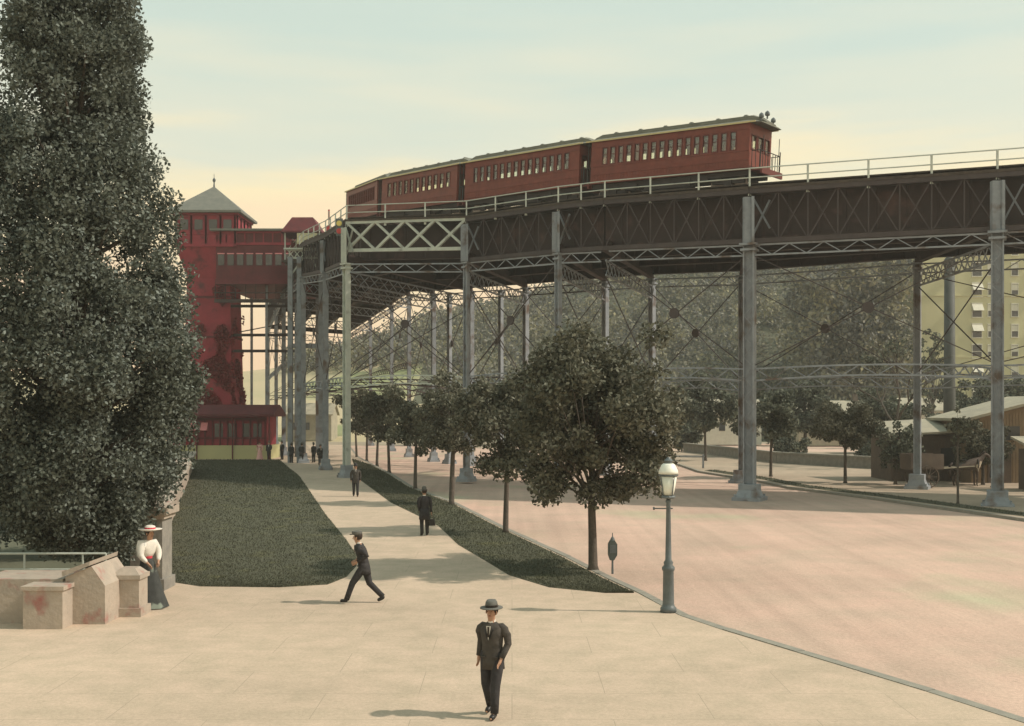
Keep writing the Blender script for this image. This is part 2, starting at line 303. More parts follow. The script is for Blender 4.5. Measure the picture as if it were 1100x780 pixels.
for P, N, dens_near in ((lawn, 60000, 1), (sp, 34000, 1), (verge, 6000, 1)):
    x0 = min(p[0] for p in P); x1 = max(p[0] for p in P); y0 = min(p[1] for p in P); y1 = max(p[1] for p in P); k = 0
    while k < N:
        y = y0 + (y1-y0)*rng.random()**2.2; x = rng.uniform(x0, x1)
        if not inpoly(x, y, P): continue
        k += 1; s_ = 0.6+y/60; h = rng.uniform(.02,.065)*s_; a = rng.uniform(0,6.28); w_ = .010*s_
        dx, dy = math.cos(a)*w_, math.sin(a)*w_; lx, ly = rng.uniform(-.05,.05), rng.uniform(-.05,.05)
        gb.add([(x-dx,y-dy,.01),(x+dx,y+dy,.01),(x+lx,y+ly,h)], [(0,1,2)])
tag(gb.build('grass', M['blade']), None, None, kind='stuff')
o = C.objects['grass']; o['label'] = 'short dull green grass on the lawn, the tree strip and the far verge'; o['category'] = 'grass'

# ------------------------------------------------------------------ foliage
def leafq(mb, p, s, rng, up=0.3):
    a = Vector((rng.gauss(0,1), rng.gauss(0,1), rng.gauss(0,1))).normalized(); b = a.cross(Vector((rng.gauss(0,1), rng.gauss(0,1), rng.gauss(0,1)))).normalized()
    a *= s*0.62; b *= s*0.42
    n = len(mb.v); mb.v += [tuple(p-a), tuple(p-b), tuple(p+a*1.15), tuple(p+b)]; mb.f.append((n,n+1,n+2,n+3))
def crown(clusters, per, leaf, rng, flat=0.8):
    mb = MB()
    for c, r in clusters:
        k = int(per*(r**2))
        for _ in range(k):
            d = Vector((rng.gauss(0,1), rng.gauss(0,1), rng.gauss(0,1))).normalized()*r*(rng.random()**0.45)
            d.z *= flat; leafq(mb, c+d, leaf*rng.uniform(.6,1.35), rng)
    return mb
def tree(name, label, loc, r, zb, zt, leaf=0.16, ncl=46, per=420, m='leaf', tr=0.13, seed=1, group=None, cat='tree', lean=(0,0), clr=0.30, low=0.55):
    rng = random.Random(seed); t = thing(name, label, cat, loc, 0, group); zc = zb + (zt-zb)*0.46; hz = (zt-zb)/2
    cl = []; limbs = MB(); bend = Vector((rng.uniform(-.12,.12)+lean[0], rng.uniform(-.12,.12)+lean[1], 0))
    while len(cl) < ncl:
        d = Vector((rng.gauss(0,1), rng.gauss(0,1), rng.gauss(0,1))).normalized()*(rng.random()**0.40)
        q = 1 + 0.34*noise.noise(d*2.4+Vector((seed,0,0)))
        if rng.random() < .16: q *= 1.16
        if d.z < -low-0.25: continue
        p = Vector((d.x*r*q*0.86, d.y*r*q*0.86, zc + d.z*hz*q*0.88)) + bend
        cl.append((p, r*rng.uniform(clr*.55, clr*1.1)))
    top = Vector((bend.x, bend.y, zb+(zt-zb)*0.55)); fork = Vector((bend.x*.5, bend.y*.5, zb*0.95))
    limbs.tube([(0,0,-.1),(0,0,.12),(bend.x*.2,bend.y*.2,zb*.5),fork,lerp(fork,top,.5)+Vector((.05,0,0)),top], [tr*1.7,tr*1.15,tr,tr*.9,tr*.6,tr*.25], 9)
    for p, rr in cl[::2]:
        a = lerp(fork, top, rng.uniform(0,.8)); mid = lerp(a, p, .5)+Vector((0,0,-.1*r*rng.random()))
        limbs.tube([a, mid, p], [tr*.34, tr*.2, tr*.07], 5, False)
    limbs.build('trunk', M['bark'], t, smooth=True)
    crown(cl, per, leaf, rng).build('crown', M[m], t)
    return t
# the big poplar-like tree at the left
def big_tree():
    rng = random.Random(11); base = G(122,648); t = thing('tall_tree', 'huge dense grey-green columnar tree rising beside the stone pillar at the left', 'tree', (base.x-.55, base.y+1.2, 0))
    prof = [(1.0,.8),(1.8,1.5),(2.6,2.2),(3.4,2.8),(5.0,3.3),(6.5,3.25),(8.0,3.05),(10.0,2.5),(11.6,2.05),(13.3,1.95),(14.8,1.75),(16.5,1.3),(18.4,.35)]
    cl = []
    for _ in range(1150):
        z = rng.uniform(1.3, 18.2) if rng.random()<.8 else rng.uniform(1.2,8); i = max(k for k in range(len(prof)) if prof[k][0] <= z); a, b = prof[i], prof[min(i+1,len(prof)-1)]
        rr = a[1]+(b[1]-a[1])*((z-a[0])/max(.01,b[0]-a[0])); th = rng.uniform(0,6.283); q = rng.uniform(.70,1.0) if rng.random()<.72 else rng.uniform(.15,.7)
        q *= 1+.13*noise.noise(Vector((math.cos(th)*1.2, math.sin(th)*1.2, z*.45)))
        c = Vector((math.cos(th)*rr*q*.93-.95*min(1,z/3), math.sin(th)*rr*q*.93, z)); cl.append((c, rng.uniform(.30,.62)))
    tb = MB(); tb.tube([(0,0,-.1),(-.05,0,.3),(-.8,0,3),(-.95,.1,8),(-.95,0,13),(-.95,0,17)], [.55,.38,.32,.24,.15,.04], 12)
    for c, rr in cl[::6]:
        a = Vector((-.8*min(1,c.z/3),0,max(1.2,c.z-1.6))); tb.tube([a, lerp(a,c,.5)+Vector((0,0,-.15)), c], [.09,.05,.015], 5, False)
    tb.build('trunk', M['bark'], t, smooth=True)
    crown(cl, 1150, 0.080, rng, 1.0).build('crown', M['leafbig'], t)
big_tree()
GR = 'young trees in a row along the grass strip'
row = [((637,612),3.05,2.0,7.8,0.105,120,'largest young tree of the strip, nearest the street lamp'),
       ((543,572),2.2,2.3,6.5,0.115,56,'second young tree from the street lamp, its slim trunk bare below the crown'),
       ((485,542),2.25,2.3,7.0,0.13,48,'third young tree of the strip, with a thick trunk'),
       ((446,525),2.25,2.2,6.7,0.15,42,'fourth young tree of the strip, behind the man carrying a bag')]
for i, (px, r, zb, zt, lf, nc, lab) in enumerate(row):
    tree('street_tree', lab, G(*px), r, zb, zt, lf, nc, [1000,880,780,560][i], tr=[.125,.10,.125,.10][i], clr=[.22,.26,.26,.28][i], seed=21+i, group=GR, low=.7)
src = None
for i, (px, lab) in enumerate((((418,507),'fifth young tree of the strip, small and round'), ((405,500),'sixth young tree of the strip, close behind the fifth'),
                  ((394,495),'seventh young tree of the strip, small and far off'), ((383,491),'last and farthest young tree of the strip, beside the pale iron column'))):
    if src is None: src = tree('street_tree', lab, G(*px), 2.1, 2.0, 6.9, .20, 38, 330, tr=.11, seed=31, group=GR)
    else: dup(src, G(*px), 1.9*i, lab, scale=(1,1,.95+.04*i))
GR2 = 'small trees along the far sidewalk'
tree('street_tree', 'dark round-headed small tree standing alone on the far sidewalk, left of the bare tree', G(908,519), 2.15, 2.2, 5.6, .13, 50, 720, tr=.10, seed=41, group=GR2, low=.8)
tree('street_tree', 'loose grey-green tree directly right of the tallest front iron column', G(828,512), 2.3, 2.4, 6.3, .2, 38, 330, m='leaf2', tr=.10, seed=42, group=GR2)
tree('street_tree', 'broad grey-green tree behind the hitching rail', G(758,495), 3.1, 2.4, 8.2, .24, 44, 230, m='leaf2', tr=.12, seed=43, group=GR2)
tree('street_tree', 'thin sapling with a small leafy head in front of the horse and cart', G(1029,541), 1.0, 3.0, 5.0, .15, 16, 520, tr=.055, seed=44, group=GR2)
tree('street_tree', 'broad pale-leaved tree behind the low dark wall, left of the round-headed tree', Vector((31,118,0)), 4.0, 2.0, 8.5, .3, 44, 130, m='leaf2', tr=.2, seed=45, group=GR2)
# bare-branched tree
def bare_tree(loc, h, seed, label, leaves=0.35):
    rng = random.Random(seed); t = thing('bare_tree', label, 'tree', loc); mb = MB(); tips = []
    def grow(p, d, L, r, k):
        q = p + d*L; m_ = lerp(p,q,.5)+Vector((rng.uniform(-1,1),rng.uniform(-1,1),0))*L*.06; mb.tube([p,m_,q],[r,r*.85,r*.66],6,False)
        if k == 0: tips.append(q); return
        for _ in range(3 if k > 2 else 2):
            nd = (d + Vector((rng.gauss(0,.42),rng.gauss(0,.42),rng.uniform(-.05,.25)))).normalized(); grow(q, nd, L*rng.uniform(.6,.8), r*.6, k-1)
    grow(Vector((0,0,-.1)), Vector((0,0,1)), h*.36, .2, 5)
    mb.build('trunk', M['bark'], t, smooth=True)
    crown([(p, .55) for p in tips if rng.random() < leaves], 60, .22, rng).build('crown', M['leaf2'], t)
bare_tree(G(962,502), 9.5, 5, 'tall nearly bare tree with forking branches behind the far sidewalk')
tree('slender_tree', 'slender tall green tree against the pale yellow apartment building', Vector((52,138,0)), 2.2, 3, 17, .36, 42, 110, m='leaf2', tr=.22, seed=51)
tree('slender_tree', 'short bushy tree against the yellow apartment building, right of the dark stack', Vector((61,140,0)), 3.0, 2, 10, .36, 44, 100, m='leaf2', tr=.22, seed=52)
tree('bushy_tree', 'dark bushy tree in front of the gap between the two sheds', Vector((29.6,70.2,0)), 1.9, .9, 4.6, .16, 40, 520, m='leaf', tr=.1, seed=53, low=.9)
tree('bushy_tree', 'ragged brownish bushy tree at the left corner of the long low shed', Vector((24.2,70.5,0)), 1.7, .8, 4.4, .16, 34, 420, m='leaf2', tr=.1, seed=54, low=.9)
# shrubs behind the dark wall
def shrub(loc, r, h, seed, label, m='leaf2', leaf=.2, src=[None]):
    rng = random.Random(seed); t = thing('shrub', label, 'shrub', loc, group='shrubs in the low ground beyond the sidewalk')
    cl = [(Vector((rng.uniform(-r,r)*.7, rng.uniform(-r,r)*.7, rng.uniform(.15,1)*h*.85)), r*rng.uniform(.25,.45)) for _ in range(22)]
    st = MB()
    for c, _ in cl[::3]: st.tube([(0,0,-.05), lerp((0,0,0),c,.5)+Vector((0,0,.1)), c],[.05,.035,.01],5,False)
    st.build('stem', M['bark'], t); crown(cl, 330*(.2/leaf)**1.3, leaf, rng).build('crown', M[m], t)
shr = [((25.5,103),1.9,2.4,'shrub behind the low wall, just right of the tallest front column'), ((30.6,95),1.7,2.2,'shrub behind the low wall, below the round-headed tree'),
       ((35,90),1.8,2.5,'shrub beside the trunk of the bare tree'), ((38.5,99),2.6,4.3,'tall rough shrub between the bare tree and the sheds'),
       ((21,128),2.8,4.4,'wide shrub at the far end of the low wall'), ((40,120),3.4,5.0,'large far shrub in front of the pale houses'), ((13,140),3.6,5.5,'far shrub where the road ends under the viaduct'),
       ((2,150),4.0,5.6,'far shrub showing between the big strip tree and the second one'), ((-9,150),3.8,5.0,'far shrub showing past the third strip tree')]
for i, (p, r, h, lab) in enumerate(shr): shrub((p[0],p[1],0), r, h, 60+i, lab, leaf=.2 if p[1]<110 else .32)

for i, (p, r, h, lf, lab) in enumerate((((-13.2,36.5),2.3,3.3,.12,'dense shrub behind the stone wall, directly behind the tall tree'), ((-17.6,33.5),2.6,3.6,.12,'dense shrub at the far left edge, behind the handrail'),
        ((-17.0,44),2.8,4.2,.14,'taller shrub behind the stone wall, beyond the tall tree'), ((-21.6,56),3.2,5.2,.17,'large shrub behind the middle of the stone wall'), ((-26.5,72),3.4,6,.2,'farthest shrub behind the stone wall, near the red pavilion'))):
    shrub((p[0],p[1],0), r, h, 80+i, lab, m='leafbig', leaf=lf)
GF = 'loose trees in the low ground beyond the wall'
for i, (p, r, zt, sc, lab) in enumerate((((24,112),3.0,7.0,0,'loose far tree just right of the tallest front column, behind the low wall'), ((35.5,106),2.8,7.2,1,'loose far tree right behind the round-headed tree'),
        ((46,112),3.4,8.5,2,'loose far tree between the bare tree and the second front column pair'), ((14,122),3.4,7.6,3,'loose far tree at the road end, left of the tallest front column'),
        ((52,118),3.2,9.0,4,'loose far tree behind the tan shed'))):
    if i in (0,2): srcf = tree('far_tree', lab, Vector((p[0],p[1],0)), r, 1.6, zt, .26, 40, 230, m='leaf2', tr=.15, seed=90+i, group=GF, low=.9)
    else: dup(srcf, Vector((p[0],p[1],0)), 1.3*i, lab, scale=(1.1,1.1,zt/(7.0 if i==1 else 8.5)))

# ------------------------------------------------------------------ hill and wood
sk = [(60,380),(250,382),(300,377),(360,370),(400,362),(430,350),(470,337),(520,328),(560,318),(600,300),(640,288),(700,271),(750,262),(835,260),(890,262),(940,270),(985,290),(1020,340),(1100,395),(1300,400)]
def ridge(px):
    for (a, ya), (b, yb) in zip(sk[:-1], sk[1:]):
        if a <= px <= b: return 4.73 + (440-(ya+(yb-ya)*(px-a)/(b-a)))/(FPX/270)
    return 4.73+(440-(380 if px < 100 else 400))/(FPX/270)
def hz(X, Y):
    px = 550 + X*FPX/270; z = ridge(px)-4.0; t = (Y-165)/105.0
    t = max(0, min(1, t)); t = t*t*(3-2*t); b = 1.0 if Y < 300 else max(0.6, 1-(Y-300)/400)
    return -0.3 + z*t*b + 1.6*noise.noise(Vector((X*.03,Y*.03,0)))*t
hm = MB(); nx, ny = 90, 40; X0, X1, Y0, Y1 = -150.0, 190.0, 160.0, 420.0
for j in range(ny+1):
    for i in range(nx+1):
        X = X0+(X1-X0)*i/nx; Y = Y0+(Y1-Y0)*j/ny; hm.v.append((X,Y,hz(X,Y)))
hm.f = [(j*(nx+1)+i, j*(nx+1)+i+1, (j+1)*(nx+1)+i+1, (j+1)*(nx+1)+i) for j in range(ny) for i in range(nx)]
hm.v = [tuple(v) for v in hm.v]
ho_ = struct(hm.build('hill', M['sand'], smooth=True)); ho_.data.materials.append(M['hill'])
for p in ho_.data.polygons:
    c = p.center; px = 550+c.x*FPX/c.y; py = 440-(c.z-4.73)*FPX/c.y
    if px > 455 or py < 388: p.material_index = 1
wd = MB(); rng = random.Random(9); cnt = 0
while cnt < 2000:
    X = rng.uniform(-120, 130); Y = rng.uniform(168, 300); z = hz(X,Y); px = 550+X*FPX/Y; py = 440-(z-4.73)*FPX/Y
    if px > 985 or px < 180: continue
    if px < 470 and py > 400: continue
    if px < 310 and py > 392: continue
    if rng.random() < .16: X = rng.uniform(46,61); Y = rng.uniform(169,184); z = rng.uniform(2,25)-3*noise.noise(Vector((X*.3,0,0)))*3
    cnt += 1; R0 = rng.uniform(1.6,3.3); H = rng.uniform(3.0,6.0)
    for _ in range(95):
        d = Vector((rng.gauss(0,1), rng.gauss(0,1), rng.gauss(0,1))).normalized()*(rng.random()**.3)
        leafq(wd, Vector((X+d.x*R0, Y+d.y*R0, z+H*.45+d.z*H*.6)), rng.uniform(.35,.75), rng)
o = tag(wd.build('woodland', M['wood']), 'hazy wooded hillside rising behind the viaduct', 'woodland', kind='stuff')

# ------------------------------------------------------------------ elevated railway
N = [(47,45.5),(23.9,55),(12.7,59.7),(5.4,65.0),(2.8,67.6),(-3,73.6),(-11.5,77.7),(-14.6,87.5),(-18.5,99),(-23.5,115),(-28.5,135),(-36,165)]
F = [(44,59),(24.2,66.7),(15.2,73.7),(9.9,79),(6.9,82.6),(1.1,89),(-3.5,96),(-7.3,104),(-10.5,114),(-14,130),(-19,150),(-26,178)]
Z = [16.4,16.4,16.5,16.9,17.1,17.35,17.8,18.4,19.4,19.6,19.6,19.6]
DEP = 2.9
via = thing('elevated_railway', 'curving iron elevated railway viaduct on tall columns, carrying the red train', 'viaduct', (12.7,59.7,0))
def V3(p, z): return Vector((p[0],p[1],z))
def lattice(mb, p, q, depth, n, ch=.12, wb=.06, x=True, arch=0.0, rise=0.0):
    # p, q: ends of the top chord; the lower chord hangs depth below
    p = Vector(p); q = Vector(q); up = Vector((0,0,1))
    tp = [lerp(p,q,i/n)+up*rise*math.sin(math.pi*i/n) for i in range(n+1)]
    bt = [t - up*(depth*(1-arch*math.sin(math.pi*i/n))) for i, t in enumerate(tp)]
    for i in range(n):
        mb.bar(tp[i],tp[i+1],ch,ch); mb.bar(bt[i],bt[i+1],ch,ch)
        if x: mb.bar(tp[i],bt[i+1],wb,wb); mb.bar(bt[i],tp[i+1],wb*.9,wb*.9)
        elif i%2: mb.bar(tp[i],bt[i+1],wb,wb)
        else: mb.bar(bt[i],tp[i+1],wb,wb)
def column(p, top, m='steel', wid=.62, rz=0, base=RZ, k_=.8):
    mb = MB(); h = top-base
    c = Vector((p[0],p[1],0)); mtx = Matrix.Rotation(rz,3,'Z')
    for s in (-1,1):
        o = mtx @ Vector((s*(wid/2-.04),0,0)); mb.box((c.x+o.x,c.y+o.y,base+h/2),(.07,wid*.86,h),rz)
    mb.box((c.x,c.y,base+h/2),(wid-.15,.10,h),rz)
    for s in (-1,1):
        k = 0; z = base+1.6
        while z < top-.9:
            a = mtx @ Vector((-wid/2+.05, s*wid*.40, 0)); b = mtx @ Vector((wid/2-.05, s*wid*.40, 0))
            if k%2: a, b = b, a
            mb.bar(c+a+Vector((0,0,z)), c+b+Vector((0,0,z+.55)), .05, .02); z += .55; k += 1
    mb.box((c.x,c.y,top-.35),(wid*1.35,wid*1.35,.12),rz); mb.box((c.x,c.y,top-.06),(wid*1.5,wid*1.5,.12),rz)
    col = mb.build('column', M[m], via, world=True)
    b = MB(); b.box((c.x,c.y,base+.09),(1.6*k_,1.6*k_,.2),rz); b.box((c.x,c.y,base+.38),(1.3*k_,1.3*k_,.38),rz,top=(1.0*k_,1.0*k_)); b.box((c.x,c.y,base+.72),(1.02*k_,1.02*k_,.30),rz)
    for sx_ in (-1,1):
        for sy_ in (-1,1):
            q = mtx @ Vector((sx_*.66*k_, sy_*.66*k_, 0)); b.tube([(c.x+q.x,c.y+q.y,base+.1),(c.x+q.x,c.y+q.y,base+.34)],.06,6)
    b.build('pedestal', M[m if m=='steel' else 'steel'], col, world=False).location = (0,0,0)
    bb = col.children[0] if len(col.children) else kids(col)[0]
    off = parent_world(via)
    for v in bb.data.vertices: v.co -= off
    return col
def girder_angle(i, L): a = Vector((*L[max(i-1,0)],0)); b = Vector((*L[min(i+1,len(L)-1)],0)); d = b-a; return math.atan2(d.y,d.x)
ztop = {}
nearcols = [0,1,2,4,5,6,7,8,9,10,11]; 
for i in nearcols:
    column(N[i], Z[i]-DEP, 'steel_l' if i == 6 else 'steel', .60 if i in (1,2) else (.36 if i in (4,5) else .46), girder_angle(i,N), base=RZ if i < 5 else -0.005, k_=.95 if i < 3 else .62)
for i in range(12): column(F[i], Z[i]-DEP, 'steel', .42, girder_angle(i,F), base=0.0 if i in (0,1) else RZ, k_=.85 if i < 3 else .6)
for p, z in (((-.93,92.3),14.6), ((-5.6,100),15.2), ((14.2,66.6),13.6)): 
    if p[0] < 5: column(p, z, 'steel', .36, 2.3, k_=.6)
for i in range(11):
    a, b = V3(N[i],Z[i]), V3(N[i+1],Z[i+1]); L = (b-a).length; n = max(2,int(L/1.45))
    # near lattice side girder
    mb = MB(); pale = i == 5
    if pale: lattice(mb, a-Vector((0,0,.06)), b-Vector((0,0,.06)), 1.95, 4, .22, .17); 
    else: lattice(mb, a-Vector((0,0,.12)), b-Vector((0,0,.12)), DEP-.24, n, .24, .06)
    if not pale:
        for k in range(n+1):
            p = lerp(a,b,k/n); mb.bar(p-Vector((0,0,.12)), p-Vector((0,0,DEP-.12)), .06, .06)
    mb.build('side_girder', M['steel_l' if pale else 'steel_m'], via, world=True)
    # inner plate girders, far girder
    for k, f in enumerate((.10,.36,.66,.985)):
        p = lerp(V3(N[i],Z[i]), V3(F[i],Z[i]), f); q = lerp(V3(N[i+1],Z[i+1]), V3(F[i+1],Z[i+1]), f)
        mb = MB(); dz = Vector((0,0,1)); top = -.02; bot = (DEP-.3) if k else (DEP-.5)
        mb.bar(p-dz*(bot/2), q-dz*(bot/2), .05, bot); mb.bar(p-dz*.05, q-dz*.05, .36, .07); mb.bar(p-dz*(bot+.01), q-dz*(bot+.01), .4, .08)
        m_ = max(2,int((q-p).length/1.5))
        for j in range(m_): c = lerp(p,q,(j+.5)/m_); mb.bar(c-dz*.1, c-dz*(bot-.05), .2, .09)
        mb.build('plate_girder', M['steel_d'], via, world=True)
    # ties and walkway
    mb = MB(); nt_ = int(max(L,(V3(F[i+1],0)-V3(F[i],0)).length)/.62)
    for j in range(nt_):
        t0 = (j+.5)/nt_; p = lerp(lerp(V3(N[i],Z[i]),V3(N[i+1],Z[i+1]),t0), lerp(V3(F[i],Z[i]),V3(F[i+1],Z[i+1]),t0), .03); q = lerp(lerp(V3(N[i],Z[i]),V3(N[i+1],Z[i+1]),t0), lerp(V3(F[i],Z[i]),V3(F[i+1],Z[i+1]),t0), .99)
        mb.bar(p+Vector((0,0,.16)), q+Vector((0,0,.16)), .34, .22)
    mb.build('track_ties', M['timber'], via, world=True)
    mb = MB(); p0, q0 = lerp(V3(N[i],Z[i]),V3(F[i],Z[i]),.03), lerp(V3(N[i+1],Z[i+1]),V3(F[i+1],Z[i+1]),.03)
    mb.bar(p0+Vector((0,0,.31)), q0+Vector((0,0,.31)), .62, .07); mb.bar(a+Vector((0,0,.07)), b+Vector((0,0,.07)), .30, .14)
    mb.build('walkway', M['timber'], via, world=True)
    # railing
    mb = MB(); k = max(2,round(L/2.8))
    for j in range(k+(i==10)):
        p = lerp(a,b,j/k); mb.bar(p+Vector((0,0,.1)), p+Vector((0,0,1.12)), .09, .09); mb.bar(p+Vector((0,0,.12)), p+Vector((0,0,-.35)), .16, .06)
    for z in (.62,1.12): mb.tube([a+Vector((0,0,z)), b+Vector((0,0,z))], .035, 6)
    mb.build('railing', M['steel_l'], via, world=True)
    a2, b2 = V3(F[i],Z[i]), V3(F[i+1],Z[i+1]); mb = MB(); k = max(2,round((b2-a2).length/2.8))
    for j in range(k):
        p = lerp(a2,b2,j/k); mb.bar(p, p+Vector((0,0,1.12)), .07, .07)
    for z in (.62,1.12): mb.tube([a2+Vector((0,0,z)), b2+Vector((0,0,z))], .03, 6)
    mb.build('railing', M['steel'], via, world=True)
    # longitudinal struts near and far: upper lattice, mid-height arched lattice, X rods with a plate
    for P, mm, sd in ((N,'steel',0),(F,'steel_d' if i>3 else 'steel',1)):
        p, q = V3(P[i],0), V3(P[i+1],0); zt0, zt1 = Z[i]-DEP, Z[i+1]-DEP; L2 = (q-p).length; dd = (q-p).normalized()*.3
        up_ = Vector((0,0,1)); k = max(4,int(L2/.9))
        mb = MB(); lattice(mb, p+dd+up_*(zt0-.08), q-dd+up_*(zt1-.08), .55, k, .085, .045, x=False); mb.build('upper_strut', M[mm], via, world=True)
        zm0 = zm1 = 6.9 if P is N else 6.6
        if i >= 8: zm0 = zm1 = 9.5
        mb = MB(); lattice(mb, p+dd+up_*zm0, q-dd+up_*zm1, .62, k, .085, .045, arch=.15, rise=.14, x=False); mb.build('middle_strut', M['steel_l' if (i==5 and P is N) else mm], via, world=True)
        if L2 > 6:
            mb = MB(); A, B, Cc, D = p+dd+up_*(zt0-.7), q-dd+up_*(zm1+.2), p+dd+up_*(zm0+.2), q-dd+up_*(zt1-.7)
            mb.bar(A,B,.05,.05); mb.bar(Cc,D,.05,.05); mid = (A+B+Cc+D)/4
            nrm = dd.normalized().cross(up_); mb.tube([mid-nrm*.06, mid+nrm*.06], .30, 10)
            mb.build('brace_rods', M['steel_m'], via, world=True)
for i in range(12):   # cross frames between near and far columns
    p, q = V3(N[i],0), V3(F[i],0); zt = Z[i]-DEP; up_ = Vector((0,0,1)); d_ = (q-p).normalized()*.3
    mb = MB(); z = zt+.9; mb.bar(p+up_*(zt+.32), q+up_*(zt+.32), .3, .62); mb.bar(p+up_*(zt+.02), q+up_*(zt+.02), .42, .07)
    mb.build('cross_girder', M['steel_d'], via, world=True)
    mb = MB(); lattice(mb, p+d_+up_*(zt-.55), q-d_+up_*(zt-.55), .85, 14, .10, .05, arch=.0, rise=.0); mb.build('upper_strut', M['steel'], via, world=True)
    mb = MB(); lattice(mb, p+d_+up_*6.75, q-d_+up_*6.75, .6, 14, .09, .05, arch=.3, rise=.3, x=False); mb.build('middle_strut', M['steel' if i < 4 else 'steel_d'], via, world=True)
    mb = MB(); A, B, Cc, D = p+d_+up_*(zt-1.5), q-d_+up_*7.0, p+d_+up_*7.0, q-d_+up_*(zt-1.5)
    mb.bar(A,B,.05,.05); mb.bar(Cc,D,.05,.05); mb.build('brace_rods', M['steel_m'], via, world=True)
    # column head on the girder side with knee bracket
    if i in (1,2,4,5,6,7):
        mb = MB(); a = V3(N[i],0); d2 = (V3(N[min(i+1,11)],0)-V3(N[i-1],0)).normalized(); nn_ = Vector((d2.y,-d2.x,0)); 
        if nn_.y > 0: nn_ = -nn_
        ctr = a+nn_*.22
        mb.bar(ctr-d2*.22+up_*(zt+.02), ctr-d2*.22+up_*(Z[i]-.45), .14, .30); mb.bar(ctr+d2*.22+up_*(zt+.02), ctr+d2*.22+up_*(Z[i]-.45), .14, .30); mb.bar(ctr+nn_*.04+up_*(zt+.02), ctr+nn_*.04+up_*(Z[i]-.45), .34, .08)
        for s in (-1,1) if i != 6 else (1,-1):
            mb.bar(ctr-d2*.3*1+up_*(Z[i]-.6), ctr-d2*1.15+up_*(zt+.7), .09, .09); mb.bar(ctr-d2*1.15+up_*(Z[i]-.7), ctr-d2*.3+up_*(zt+.5), .09, .09)
        mb.build('column_head', M['steel_l' if i == 6 else 'steel'], via, world=True)
# rails for two tracks
def track(f):
    return [lerp(V3(N[i],Z[i]), V3(F[i],Z[i]), f) for i in range(12)]
for f in (.26,.38,.70,.82):
    pts = track(f); mb = MB()
    for a, b in zip(pts[:-1], pts[1:]): mb.bar(a+Vector((0,0,.36)), b+Vector((0,0,.36)), .09, .16)
    mb.build('rail', M['rail'], via, world=True)

